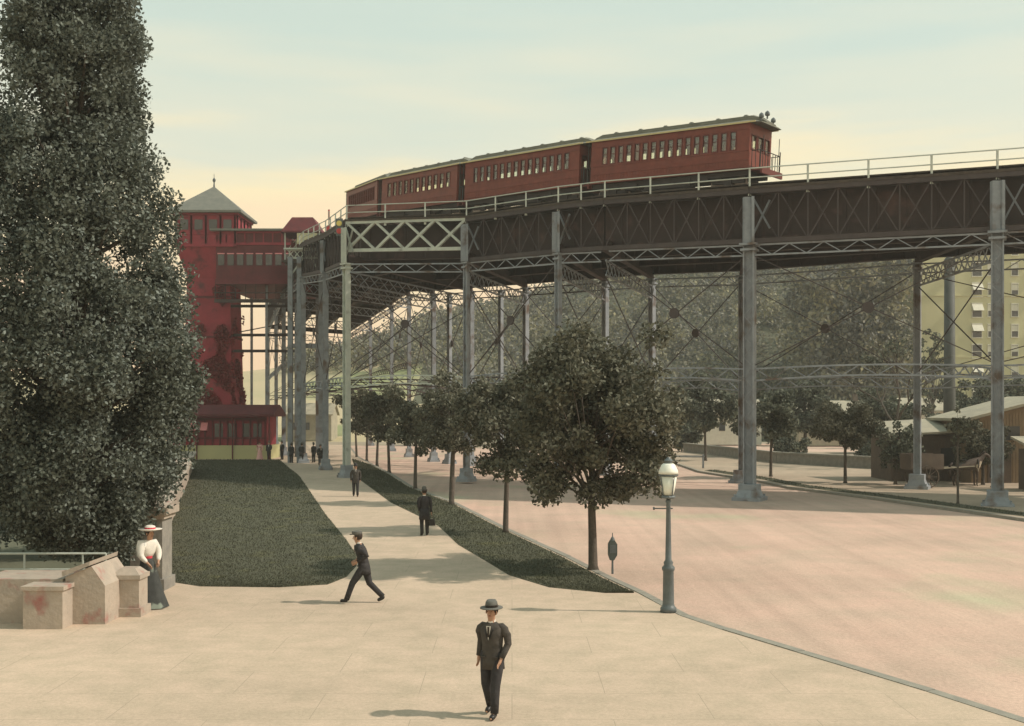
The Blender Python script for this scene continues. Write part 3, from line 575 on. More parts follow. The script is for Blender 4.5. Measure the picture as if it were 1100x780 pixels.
# ------------------------------------------------------------------ train
def make_car(L, label, front=False, nwin=14, open_frac=.5):
    t = thing('train_car', label, 'train car', group='cars of the red train on the viaduct')
    W = 2.62; H = 2.62; hb = L/2-.55; wz0, wz1 = 1.12, 2.22
    body = MB()
    body.box((0,0,.06),(2*hb,W,.14))
    for s in (-1,1):
        y = s*(W/2-.04)
        body.box((0,y,(.1+wz0)/2),(2*hb,.08,wz0-.1)); body.box((0,y,(wz1+H)/2),(2*hb,.08,H-wz1))
        body.box((0,y+s*.05,wz0-.04),(2*hb,.04,.07)); body.box((0,y+s*.05,.55),(2*hb,.03,.04)); body.box((0,y+s*.05,.16),(2*hb,.03,.08)); body.box((0,y+s*.05,wz1+.06),(2*hb,.03,.05))
        k = 0; x = -hb
        for j in range(int(2*hb/.22)): body.box((-hb+.11+j*.22, y+s*.045, .36),(.02,.012,.34))
    # window bays
    m0 = .75; step = (2*hb-2*m0)/nwin; ww = step*.62
    bays = [(-hb+m0+step*(k+.5)) for k in range(nwin)]
    for s in (-1,1):
        y = s*(W/2-.04); edges = [-hb] + sum([[b-ww/2, b+ww/2] for b in bays], []) + [hb]
        for a, b in zip(edges[0::2], edges[1::2]): body.box(((a+b)/2, y, (wz0+wz1)/2),(b-a,.078,wz1-wz0))
    for s in (-1,1):   # ends: panel with a door in the middle and a window each side
        x = s*(hb-.04)
        body.box((x,0,.6),(.08,W-.16,1.1)); body.box((x,0,(2.02+H)/2),(.08,W-.16,H-2.02))
        for yy in (-W/2+.16, W/2-.16, -.42, .42): body.box((x,yy,1.58),(.08,.16,.9))
    body.build('body', M['car'], t)
    for s in (-1,1):
        ew = MB(); x = s*(hb+.01)
        ew.box((x,0,1.05),(.05,.72,1.9)) if False else None
        for yy, wd_ in ((-.82,.58),(.82,.58),(0,.66)):
            g_ = MB(); g_.box((x,yy,1.18),(.06,wd_,.05)); g_.box((x,yy,1.99),(.06,wd_,.05)); g_.box((x,yy-wd_/2,1.58),(.06,.05,.86)); g_.box((x,yy+wd_/2,1.58),(.06,.05,.86))
            fr = g_.build('end_window', M['car_d'], t); p_ = MB(); p_.box((s*(hb-.04),yy,1.58),(.012,wd_-.04,.78)); p_.build('pane', M['glass'], fr)
    for s in (-1,1):
        y = s*(W/2-.04)
        for b in bays:
            f = MB(); f.box((b,y+s*.045,wz0+.03),(ww+.06,.05,.06)); f.box((b,y+s*.045,wz1-.03),(ww+.06,.05,.06)); f.box((b-ww/2,y+s*.045,(wz0+wz1)/2),(.05,.05,wz1-wz0-.12)); f.box((b+ww/2,y+s*.045,(wz0+wz1)/2),(.05,.05,wz1-wz0-.12)); f.box((b,y+s*.02,(wz0+wz1)/2+.08),(ww,.03,.035))
            fo = f.build('window', M['car_d'], t)
            p_ = MB(); p_.box((b,y,(wz0+wz1)/2),(ww-.03,.012,wz1-wz0-.04)); p_.build('pane', M['glass'], fo)
    # seats inside (one part), dark roller blinds in some bays
    st = MB()
    for s in (-1,1): st.box((0,s*.95,.36),(2*hb-1.6,.5,.4)); st.box((0,s*1.16,.72),(2*hb-1.6,.08,.4))
    st.build('bench_seats', M['inside'], t)
    ce = MB(); ce.box((0,0,H-.03),(2*hb-.2,W-.2,.03)); ce.build('ceiling', M['white'], t)
    bl = MB(); rb = random.Random(int(L*100)+nwin)
    for s in (-1,1):
        for b in bays:
            q = rb.random()
            if q > open_frac: h_ = (wz1-wz0)*rb.choice((.3,.5,1.0)); bl.box((b,s*(W/2-.12),wz1-h_/2),(ww+.04,.02,h_))
    if bl.v: bl.build('window_blinds', M['car_d'], t)
    # roof with clerestory
    rf = MB(); rl = hb+.62
    prof = [(-W/2-.12,H),(-W/2-.10,H+.07),(-W/2+.25,H+.22),(-.66,H+.30),(-.64,H+.56),(-.35,H+.64),(0,H+.67),(.35,H+.64),(.64,H+.56),(.66,H+.30),(W/2-.25,H+.22),(W/2+.10,H+.07),(W/2+.12,H)]
    st_ = [(-rl,.90,-.30),(-rl+.45,.98,-.10),(-rl+.95,1,0),(rl-.95,1,0),(rl-.45,.98,-.10),(rl,.90,-.30)]
    for k, (x, sc, dz) in enumerate(st_):
        for (yy, zz) in prof: rf.v.append((x, yy*sc, H+max(0,(zz-H)*(1 if abs(dz)<.05 else (.72 if abs(dz)<.2 else .25)))))
    n = len(prof)
    for k in range(len(st_)-1):
        for j in range(n): a = k*n+j; b = k*n+(j+1)%n; rf.f.append((a,b,b+n,a+n))
    rf.f += [tuple(range(n)), tuple(range(5*n+n-1,5*n-1,-1))]
    ro = rf.build('roof', M['car_roof'], t)
    cv = MB()
    for s in (-1,1): cv.box((0,s*(W/2+.125),H+.02),(2*rl-.5,.03,.09))
    cv.build('eave_trim', M['cream'], t)
    for k in range(6): vt = MB(); vt.box((-rl+1.6+k*(2*rl-3.2)/5,0,H+.72),(.3,.34,.12),top=(.16,.2)); vt.build('ventilator', M['car_roof'], ro)
    # end platforms with gates
    for s in (-1,1):
        p_ = MB(); p_.box((s*(hb+.36),0,-.02),(.72,W-.25,.12)); p_.box((s*(hb+.76),0,-.1),(.12,W-.1,.34)); p_.build('end_platform', M['car_d'], t)
        g_ = MB()
        for yy in (-W/2+.12, W/2-.12): 
            for xx in (.12,.36,.62): g_.bar((s*(hb+xx),yy,.05),(s*(hb+xx),yy,1.05),.03)
            g_.bar((s*(hb+.1),yy,1.05),(s*(hb+.66),yy,1.05),.04); g_.bar((s*(hb+.66),yy,.0),(s*(hb+.66),yy,H-.02 if not front else 1.3),.045)
        for yy in (-.9,-.6,-.3,.3,.6,.9): g_.bar((s*(hb+.66),yy,.05),(s*(hb+.66),yy,1.05),.03)
        g_.bar((s*(hb+.66),-W/2+.12,1.05),(s*(hb+.66),W/2-.12,1.05),.04); g_.build('platform_gate', M['under'], t)
    uf = MB(); uf.box((0,0,-.16),(2*hb,W-.5,.28)); uf.box((0,-.85,-.38),(3.2,.5,.5)); uf.box((-.4,.8,-.40),(2.2,.5,.45)); uf.box((2.3,-.9,-.3),(1.0,.4,.3)); uf.box((-2.6,-.9,-.34),(.9,.45,.4))
    for s in (-1,1): uf.bar((-hb+1.5,s*1.05,-.2),(-1.2,s*1.05,-.72),.05); uf.bar((-1.2,s*1.05,-.72),(1.2,s*1.05,-.72),.05); uf.bar((1.2,s*1.05,-.72),(hb-1.5,s*1.05,-.2),.05)
    uf.build('underframe', M['under'], t)
    for s in (-1,1):
        bx = s*(hb-1.5); tk = MB(); 
        for y in (-.82,.82): tk.box((bx,y,-.55),(2.1,.12,.22)); tk.box((bx,y*1.06,-.55),(.5,.16,.4))
        tk.box((bx,0,-.5),(.5,1.7,.2)); tr_ = tk.build('truck', M['under'], t)
        for xx in (-.78,.78):
            wh = MB()
            for y in (-.72,.72): wh.tube([(bx+xx,y-.06,-.66),(bx+xx,y+.06,-.66)],.40,16)
            wh.tube([(bx+xx,-.75,-.66),(bx+xx,.75,-.66)],.07,8); wh.build('wheelset', M['rail'], tr_)
    if front:
        for yy in (-.7,0.0,.75):
            m_ = MB(); m_.lathe([(.05,0),(.05,.16),(.13,.18),(.15,.26),(.13,.36),(.07,.42),(.02,.46)],(hb+.35,yy,H+.42 if yy==0 else H+.18),10); m_.build('marker_lamp', M['lampiron'], t)
        fl = MB(); fl.bar((hb+.72,-1.0,1.0),(hb+.72,-1.0,1.9),.03); fl.bar((hb+.72,.9,1.0),(hb+.72,.9,2.0),.03); fl.build('grab_pole', M['under'], t)
    return t
T = [(13.75,63.0,18.35),(4.55,70.7,18.95),(-3.7,78.9,19.45),(-10.6,88.3,20.25),(-14.8,98.9,21.3)]
labs = ['front car of the red train, with lamps on its roof end', 'second red train car, just behind the front car', 'third red train car, smaller and farther round the curve', 'last red train car, farthest round the curve by the signal']
L0 = 11.75
for i in range(4):
    a, b = Vector(T[i]), Vector(T[i+1]); d_ = (a-b); L = d_.length; n_ = Vector((-d_.y, d_.x, 0)).normalized()
    if n_.y < 0: n_ = -n_
    mid = (a+b)/2 + n_*1.33
    c = make_car(L+.15, labs[i], front=(i==0), nwin=(16,14,11,12)[i], open_frac=(.86,1.0,1.0,.85)[i])
    c.location = mid; c.rotation_euler = (0, -math.asin(d_.z/L), math.atan2(d_.y, d_.x))

# ------------------------------------------------------------------ station
tw = thing('station_tower', 'tall red station tower with flared top and grey pyramid roof', 'tower', (-30.4,114,0))
mb = MB(); W0 = 4.3
mb.box((0,0,9.0),(5.1,5.1,18.0),top=(W0,W0)); mb.build('shaft', M['red'], tw)
mb = MB(); mb.box((0,0,19.35),(W0-.02,W0-.02,3.1),top=(6.0,6.0)); mb.box((0,0,21.05),(6.3,6.3,.3)); mb.box((0,0,22.65),(6.1,6.1,2.9)); mb.box((0,0,22.2),(6.2,6.2,.16)); mb.box((0,0,24.15),(6.5,6.5,.2))
for s in (-1,1):
    for k in range(5): mb.bar((s*(-2.9)+s*k*1.45,-3.1,21.2),(s*(-2.9)+s*k*1.45,-3.1,24.0),.12); mb.bar((3.1,s*(-2.9)+s*k*1.45,21.2),(3.1,s*(-2.9)+s*k*1.45,24.0),.12)
mb.build('upper_room', M['red'], tw)
for x in (-2.15,-.72,.72,2.15):
    f = MB(); f.box((x,-3.07,23.1),(.8,.08,1.0)); fo = f.build('window', M['win'], tw)
mb = MB(); mb.box((0,0,24.36),(7.2,7.2,.22))
mb.add([(-3.6,-3.6,24.47),(3.6,-3.6,24.47),(3.6,3.6,24.47),(-3.6,3.6,24.47),(0,0,27.5)], [(0,1,4),(1,2,4),(2,3,4),(3,0,4),(3,2,1,0)]); ro = mb.build('roof', M['slate'], tw)
mb = MB(); mb.lathe([(.10,27.4),(.06,27.9),(.16,28.05),(.16,28.2),(.03,28.4),(.02,28.8)],(0,0,0),8); mb.build('finial', M['lampiron'], ro)
mb = MB()
for z in (4,8,12,16): mb.box((0,0,z),(5.25-.044*z,5.25-.044*z,.22))
mb.build('string_course', M['red_d'], tw)
# ivy on the tower
iv = MB(); rng = random.Random(17)
for _ in range(16000):
    z = 17*rng.random()**1.15; w_ = 2.58-.02*z; s = rng.choice((0,0,1)); q = rng.uniform(-w_,w_)
    if noise.noise(Vector((q*.5, z*.3, s))) < -.22+.03*z: continue
    p = Vector((q,-w_-.08,z)) if s == 0 else Vector((w_+.08,q,z)); leafq(iv, p+Vector((rng.uniform(-.1,.1),rng.uniform(-.1,.1),0)), .28, rng)
M['ivy'] = leafmat('red_ivy', [(.18,.035,.04),(.27,.045,.055),(.33,.07,.07),(.22,.05,.05)], .5)
tag(iv.build('ivy', M['ivy'], None), 'reddish creeper climbing the lower tower wall', 'creeper', kind='stuff').location = (-30.4,114,0)

# street level pavilion of the station
pv = thing('station_pavilion', 'low red street-level station pavilion with a dark canopy and pale base', 'pavilion', (-28.3,108,0))
mb = MB(); mb.box((0,1,.65),(10.3,5,1.3)); mb.build('base', M['yel'], pv)
mb = MB(); mb.box((0,1.2,2.7),(9.6,4.2,2.8)); mb.build('wall', M['red'], pv)
mb = MB()
for k in range(14): mb.box((-4.7+k*.72,-1.05,2.6),(.12,.14,2.6))
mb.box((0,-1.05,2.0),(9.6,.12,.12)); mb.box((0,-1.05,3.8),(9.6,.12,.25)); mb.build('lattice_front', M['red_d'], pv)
for x in (-4.2,-3.3,-2.1,-1.1):
    f = MB(); f.extrude([(x-.32,-1.15,3.5),(x-.32,-1.15,2.7),(x-.32,-1.65,2.75)],(0,0,0),(.64,0,0)); f.build('awning', M['pink'], pv)
for x in (0.2,1.5,2.8,3.9): f = MB(); f.box((x,-.93,2.75),(.8,.08,1.3)); f.build('window', M['win'], pv)
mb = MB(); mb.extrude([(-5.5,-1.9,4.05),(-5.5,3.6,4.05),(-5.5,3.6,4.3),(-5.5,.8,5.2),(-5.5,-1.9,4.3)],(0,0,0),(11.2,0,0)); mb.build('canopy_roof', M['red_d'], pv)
for x in (-5,-1.7,1.7,5.2): f = MB(); f.tube([(x,-1.7,0),(x,-1.7,4.08)],.07,8); f.build('post', M['red_d'], pv)
# elevated station house
sh = thing('station_house', 'long dark red elevated station house between the tower and the viaduct', 'station', (-25.5,112,0))
mb = MB(); mb.box((0.2,6,17.4),(8.2,15,.5)); mb.build('floor', M['red_d'], sh)
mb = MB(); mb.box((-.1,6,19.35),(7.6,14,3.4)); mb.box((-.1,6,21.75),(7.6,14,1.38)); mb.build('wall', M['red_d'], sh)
for k in range(8):
    f = MB(); f.box((-3.4+k*.95,-1.03,19.6),(.62,.08,1.1)); fo = f.build('window', M['win'], sh)
    f = MB(); f.box((-3.4+k*.95,-1.05,20.22),(.7,.1,.1)); f.build('lintel', M['pink'], fo)
mb = MB(); mb.box((-.1,-1.02,21.2),(7.7,.1,.25)); mb.box((-.1,-1.02,22.35),(7.7,.1,.2)); 
for k in range(9): mb.box((-3.8+k*.92,-1.0,21.8),(.12,.1,1.0))
mb.build('cornice', M['red'], sh)
mb = MB(); mb.extrude([(-4.4,-1.5,22.45),(-4.4,13.5,22.45),(-4.4,13.5,22.65),(-4.4,6,23.3),(-4.4,-1.5,22.65)],(0,0,0),(8.7,0,0)); mb.build('roof', M['slate'], sh)
mb = MB()
for k in range(9): mb.bar((-3.9+k*1.0,-1.3,15.6),(-3.9+k*1.0,-1.3,17.2),.06)
for z in (15.5,16.3): mb.bar((-4,-1.3,z),(4.2,-1.3,z),.12,.35 if z==15.5 else .1)
mb.build('lower_gallery', M['steel_d'], sh)
for p in ((-3.4,0),(.9,0),(3.9,0),(-3.4,12),(3.9,12)):
    f = MB(); f.bar((p[0],p[1],0),(p[0],p[1],17.2),.34 if p[0]>3 else .24); f.build('leg', M['steel'], sh)
mb = MB()
for z in (10.6,12.2,15.1): mb.bar((-3.4,0,z),(3.9,0,z),.14,.28)
mb.bar((-3.4,0,12.2),(3.9,12,15),.1); mb.build('cross_beam', M['steel_d'], sh)
# platform canopy by the track
pc = thing('platform_shelter', 'dark hipped platform shelter with a pale panel beside the last train car', 'shelter', (-19.35,104.5,18.3))
pc.scale = (.8,.8,.9)
mb = MB(); mb.box((0,0,.1),(4.4,5,.2)); mb.build('floor', M['timber'], pc)
for p in ((-1.9,-2.2),(1.9,-2.2),(-1.9,2.2),(1.9,2.2),(0,-2.2)): f = MB(); f.bar((p[0],p[1],.2),(p[0],p[1],3.0),.14); f.build('post', M['steel_l'], pc)
mb = MB(); mb.box((0,0,3.05),(4.7,5.4,.16)); mb.box((0,0,3.9),(4.5,5.2,1.5),top=(2.4,3.4)); mb.build('roof', M['red_d'], pc)
mb = MB(); mb.box((.7,-2.62,2.35),(2.3,.08,1.1)); mb.build('panel', M['bldg'], pc)
mb = MB(); mb.box((-.9,2.0,1.5),(2.3,.1,2.5)); mb.build('back_wall', M['red_d'], pc)
# portal frame below the shelter
pf = thing('portal_frame', 'pale-topped iron portal frame standing under the platform shelter', 'frame', (-18.35,99.3,0))
for x in (-1.35,1.4,-.55): f = MB(); f.bar((x,0,0),(x,0,18.3),.42); f.build('leg', M['steel'], pf)
mb = MB(); lattice(mb,(-1.6,0,18.9),(1.8,0,18.9),.7,6,.14,.08); mb.box((.1,0,19.0),(4.0,.6,.14)); mb.build('top_beam', M['steel_l'], pf)
mb = MB(); mb.bar((-1.35,0,16.6),(-.2,0,18.2),.12); mb.bar((1.4,0,16.6),(.5,0,18.2),.12); mb.build('knee_brace', M['steel_l'], pf)
mb = MB(); mb.bar((-1.35,0,10.4),(1.4,0,10.4),.14,.4); mb.build('cross_beam', M['steel'], pf)
# rail signal
sg = thing('rail_signal', 'small rail signal with a yellow and a red disc at the viaduct corner', 'signal', (-12.1,78.3,17.35)); sg.scale = (.8,.8,.8)
mb = MB(); mb.bar((0,0,-.2),(0,0,.9),.10); mb.build('post', M['steel_l'], sg)
mb = MB(); mb.box((0,0,.2),(.62,.16,1.5)); 
sg_case = mb.build('case', M['lampiron'], sg)
for z, m_ in ((.52,'sig_y'),(-.15,'sig_r')): f = MB(); f.tube([(0,-.16,z),(0,-.07,z)],.24,14); f.build('disc', M[m_], sg)
sp_ = thing('signal_mast', 'short red signal mast standing on the platform edge', 'signal', (-15.9,97,19.55))
mb = MB(); mb.tube([(0,0,0),(0,0,2.4)],.05,6); mb.build('pole', M['steel_l'], sp_)
mb = MB(); mb.lathe([(.05,.0),(.30,.25),(.36,.7),(.25,1.05),(.06,1.2)],(0,0,0),10); mb.build('lamp_body', M['sig_r'], sp_)
mb = MB(); mb.box((.0,0,2.1),(.14,.05,.9)); mb.build('blade', M['sig_r'], sp_)

# ------------------------------------------------------------------ buildings at the right
def building(name, label, x0, x1, y, depth, h, m, cols, zs, ww, wh, hoods=(), fm='white'):
    t = thing(name, label, 'building', ((x0+x1)/2, y, 0)); cx = (x0+x1)/2
    wl = MB(); wl.box((0,depth/2,h/2),(x1-x0,depth,h)); wl.build('wall', M[m], t)
    cn = MB(); cn.box((0,depth/2,h+.25),(x1-x0+.9,depth+.9,.5)); cn.box((0,depth/2,h+.8),(x1-x0-.4,depth-.4,.6)); cn.build('roof', M[m], t)
    bd = MB()
    for z in zs[::3]: bd.box((0,-.06,z-.9),(x1-x0+.1,.12,.22))
    bd.build('string_course', M[m], t)
    for X in cols:
        for z in zs:
            big = X in hoods; f = MB(); w_, h_ = (ww*1.5, wh*1.1) if big else (ww, wh)
            f.box((X-cx,-.05,z-h_/2-.08),(w_+.3,.22,.14)); f.box((X-cx,-.05,z+h_/2+.1),(w_+.24,.2,.2))
            f.box((X-cx-w_/2-.05,-.04,z),(.1,.14,h_)); f.box((X-cx+w_/2+.05,-.04,z),(.1,.14,h_)); f.box((X-cx,-.05,z),(w_,.07,.08))
            fo = f.build('window', M[fm], t)
            p = MB(); p.box((X-cx,-.015,z),(w_,.04,h_)); p.build('pane', M['win'], fo)
            if big and (int(z*3+X) % 3): 
                q = MB(); q.extrude([(X-cx-w_/2-.1,-.1,z+h_/2),(X-cx-w_/2-.1,-.1,z-.05),(X-cx-w_/2-.1,-.9,z-.05)],(0,0,0),(w_+.2,0,0)); q.build('awning', M['white'], fo)
            elif not big:
                q = MB(); q.box((X-cx,-.045,z+h_*.22),(w_-.02,.015,h_*.5)); q.build('blind', M[fm], fo)
    return t
floors = [4.2+3.3*k for k in range(9)]
building('apartment_building', 'tall pale yellow-green apartment building with white awnings behind the viaduct', 65.5, 110, 180, 18, 34.5, 'bldg', [74.9,77.2,81.0,85.0,89.0,93.0,97.0,101.0], floors, 1.0, 1.9, hoods=(74.9,85.0))
building('brick_building', 'tall brown brick building half hidden by trees beside the yellow one', 53.5, 65.0, 187, 16, 32.6, 'bldg_b', [55.6,58.2,60.8,63.3], floors[:9], 1.0, 1.7, fm='frame_b')
# dark stack
sk_ = thing('iron_stack', 'dark round-topped iron stack in front of the yellow building', 'stack', (37.4,95.5,0))
mb = MB(); mb.tube([(0,0,0),(0,0,6),(0,0,17)],[.55,.48,.42],14); mb.build('shaft', M['stack'], sk_, smooth=True)
mb = MB(); mb.lathe([(.46,16.95),(.50,17.2),(.46,17.5),(.3,17.75),(.08,17.85)],(0,0,0),14); mb.build('cap', M['stack'], sk_)
mb = MB(); mb.box((0,0,.4),(1.8,1.8,.8)); mb.build('base', M['stone_g'], sk_)
# sheds
s1 = thing('wooden_shed', 'long low brown shed with a pale sloping roof, behind the front-right columns', 'shed', (27.4,74.5,0))
mb = MB(); mb.box((0,1.5,1.5),(4.6,4.2,3.0)); mb.build('wall', M['brownwood'], s1)
mb = MB(); mb.extrude([(-2.7,-.9,2.95),(-2.7,4,3.7),(-2.7,4,3.84),(-2.7,-.9,3.08)],(0,0,0),(5.4,0,.3)); mb.build('roof', M['roofpale'], s1)
for x in (-1.5,1.4): f = MB(); f.box((x,-.64,1.6),(.9,.08,1.2)); f.build('window', M['win'], s1)
s2 = thing('gabled_shed', 'tan gabled shed with a pale roof edge at the right', 'shed', (34.6,72,0))
mb = MB(); mb.extrude([(-5,0,0),(5,0,0),(5,0,4.0),(.2,0,5.35),(-5,0,4.05)],(0,0,0),(0,6,0)); mb.build('wall', M['tan'], s2)
mb = MB()
mb.extrude([(-5.5,-.5,3.98),(.2,-.5,5.46),(.2,-.5,5.64),(-5.5,-.5,4.16)],(0,0,0),(0,7,0)); mb.extrude([(.2,-.5,5.46),(5.5,-.5,3.98),(5.5,-.5,4.16),(.2,-.5,5.64)],(0,0,0),(0,7,0)); mb.build('roof', M['roofpale'], s2)
mb = MB(); mb.box((-2.4,-.04,3.2),(1.0,.1,.9)); wn = mb.build('window', M['win'], s2)
mb = MB(); mb.box((-3.2,-.04,1.1),(1.5,.1,2.2)); mb.build('door', M['brownwood'], s2)
s3 = thing('lean_to', 'dark lean-to with a pale flat roof in front of the tan shed', 'shed', (31.6,64.2,0))
mb = MB(); mb.box((1.2,1.2,1.2),(5.2,2.4,2.4)); mb.build('wall', M['brownwood'], s3)
mb = MB(); mb.extrude([(-1.8,-.4,2.38),(-1.8,2.6,3.0),(-1.8,2.6,3.14),(-1.8,-.4,2.52)],(0,0,0),(6,0,0)); mb.build('roof', M['roofpale'], s3)
mb = MB(); mb.box((-.1,-.03,1.0),(1.0,.08,1.9)); mb.build('door', M['tan'], s3)
def boards(t, x0, x1, z1, y, m, ridge=None):
    mb = MB(); x = x0; r_ = random.Random(4)
    while x < x1:
        zt = z1 if ridge is None else z1 + (ridge[1]-z1)*(1-abs(x-ridge[0])/max(ridge[0]-x0, x1-ridge[0])); mb.box((x+.1,y-.012-r_.random()*.012,zt/2-.05),(.17,.03,zt-.12)); x += .20
    mb.build('board_cladding', M[m], t)
boards(s1,-2.3,2.3,2.95,-.60,'brownwood'); boards(s2,-4.95,4.9,3.95,0,'tan',(.2,5.3)); boards(s3,-1.38,3.78,2.36,0,'brownwood')
# low pale houses in the middle distance
def cottage(loc, w_, h_, lab, m='white'):
    t = thing('low_house', lab, 'house', loc, group='low pale houses beyond the wall')
    mb = MB(); mb.extrude([(-w_/2,0,0),(-w_/2,6,0),(-w_/2,6,h_),(-w_/2,3,h_+1.5),(-w_/2,0,h_)],(0,0,0),(w_,0,0)); mb.build('wall', M[m], t)
    mb = MB(); mb.extrude([(-w_/2-.3,-.5,h_-.2),(-w_/2-.3,3,h_+1.52),(-w_/2-.3,3,h_+1.74),(-w_/2-.3,-.5,h_+.02)],(0,0,0),(w_+.6,0,0)); mb.extrude([(-w_/2-.3,3,h_+1.52),(-w_/2-.3,6.5,h_-.2),(-w_/2-.3,6.5,h_+.02),(-w_/2-.3,3,h_+1.74)],(0,0,0),(w_+.6,0,0)); mb.build('roof', M['roofpale'], t)
    k = int(w_/2.2)
    for j in range(k): f = MB(); f.box((-w_/2+1.1+j*2.2,-.04,h_*.55),(.8,.1,1.1)); f.build('window', M['win'], t)
    mb = MB(); mb.box((w_*.25,3,h_+1.9),(.6,.6,1.4)); mb.build('chimney', M['brownwood'], t)
cottage((27,150,0), 13, 4.4, 'long low white house with a chimney, seen just left of the tallest front column')
cottage((43,146,0), 11, 4.2, 'low pale house seen above the round-headed tree', 'roofpale')
cottage((58,150,0), 12, 4.6, 'low whitish house seen between the bare tree and the dark stack')
cottage((16,158,0), 8, 3.4, 'small pale house, leftmost of the low houses by the end of the road')
cottage((-31,170,0), 7, 4.0, 'small pale house on the sandy slope seen left of the front iron columns', 'roofpale')
# low dark wall
wp = [Vector(p+(0,)) for p in ((19.5,126),(23.6,99),(28.5,90),(33,84))]; mb = MB()
for a, b in zip(wp[:-1], wp[1:]): mb.bar(a+Vector((0,0,.42)), b+Vector((0,0,.42)), .4, .84)
bw = thing('low_wall', 'low dark stone wall with a coping along the back of the far sidewalk', 'wall', wp[1]); mb.build('wall_body', M['stone_g'], bw, world=True)
mb = MB()
for a, b in zip(wp[:-1], wp[1:]): mb.bar(a+Vector((0,0,.91)), b+Vector((0,0,.91)), .56, .14)
mb.build('coping', M['kerb'], bw, world=True)

# ------------------------------------------------------------------ stone wall and piers at the left
wa, wb_ = Vector((-10.6,32,0)), Vector((-25.4,88,0))
sw = thing('park_wall', 'long pinkish stone park wall with broad coping along the lawn edge', 'wall', wa)
mb = MB(); mb.bar(wa+Vector((0,0,.6)), wb_+Vector((0,0,.6)), .5, 1.2); mb.build('wall_body', M['stone'], sw, world=True)
mb = MB(); d_ = wb_-wa; k = 34
for j in range(k): p = lerp(wa,wb_,j/k)+d_.normalized()*.02; q = lerp(wa,wb_,(j+1)/k)-d_.normalized()*.02; mb.bar(p+Vector((0,0,1.32)), q+Vector((0,0,1.32)), 1.05, .22)
mb.build('coping', M['stone'], sw, world=True)
gp = thing('gate_pier', 'tall square stone gate pier with a flat cap beside the lawn corner', 'pier', G(160,634)+Vector((-.05,.35,0)))
mb = MB(); mb.box((0,0,.15),(.98,.98,.3)); mb.box((0,0,1.08),(.84,.84,1.6)); mb.build('shaft', M['stone_g'], gp)
mb = MB(); mb.box((0,0,1.93),(.98,.98,.12)); mb.box((0,0,2.08),(1.14,1.14,.18)); mb.box((0,0,2.20),(1.1,1.1,.08),top=(.5,.5)); mb.build('cap', M['stone'], gp)
np_ = thing('stone_post', 'squat pinkish stone post in front of the woman in the white blouse', 'post', G(140,660))
mb = MB(); mb.box((0,0,.1),(.72,.72,.2)); mb.box((0,0,.52),(.6,.6,.66)); mb.build('shaft', M['stone'], np_)
mb = MB(); mb.box((0,0,.9),(.68,.68,.1)); mb.box((0,0,1.02),(.62,.62,.14),top=(.34,.34)); mb.build('cap', M['stone'], np_)
sb = thing('stair_parapet', 'stepped stone stair parapet with a sloping coping at the lower left', 'parapet', G(93,668))
mb = MB(); mb.extrude([(-.35,-.3,0),(.52,-.3,0),(.52,-.3,.85),(.22,-.3,1.28),(-.35,-.3,1.05)],(0,0,0),(0,1.6,0)); mb.build('block', M['stone'], sb)
mb = MB(); mb.extrude([(-.4,-.38,1.06),(.20,-.38,1.30),(.22,-.38,1.40),(-.4,-.38,1.17)],(0,0,0),(0,1.75,0)); mb.build('coping', M['stone'], sb)
mb = MB(); mb.box((-.62,-.45,.42),(.85,.8,.84)); mb.box((-.62,-.45,.88),(.93,.88,.09)); mb.build('newel_block', M['stone'], sb)
mb = MB(); mb.extrude([(-.45,-.2,0),(-.45,1.2,0),(-.45,1.2,.98),(-.45,-.2,.98)],(0,0,0),(-1.9,0,0)); mb.build('side_wall', M['stone'], sb)
hr = thing('handrail', 'thin pale iron handrail behind the stair parapet at the lower left', 'railing', G(80,652))
mb = MB()
for x in (-2.6,-1.2,.2,.75): mb = MB(); mb.tube([(x,0,0),(x,0,1.28)],.025,6); mb.build('post', M['steel_l'], hr)
mb = MB(); mb.tube([(-2.9,0,1.28),(.75,0,1.28)],.028,6); mb.tube([(-2.9,0,.9),(.75,0,.9)],.022,6); mb.build('rails', M['steel_l'], hr)

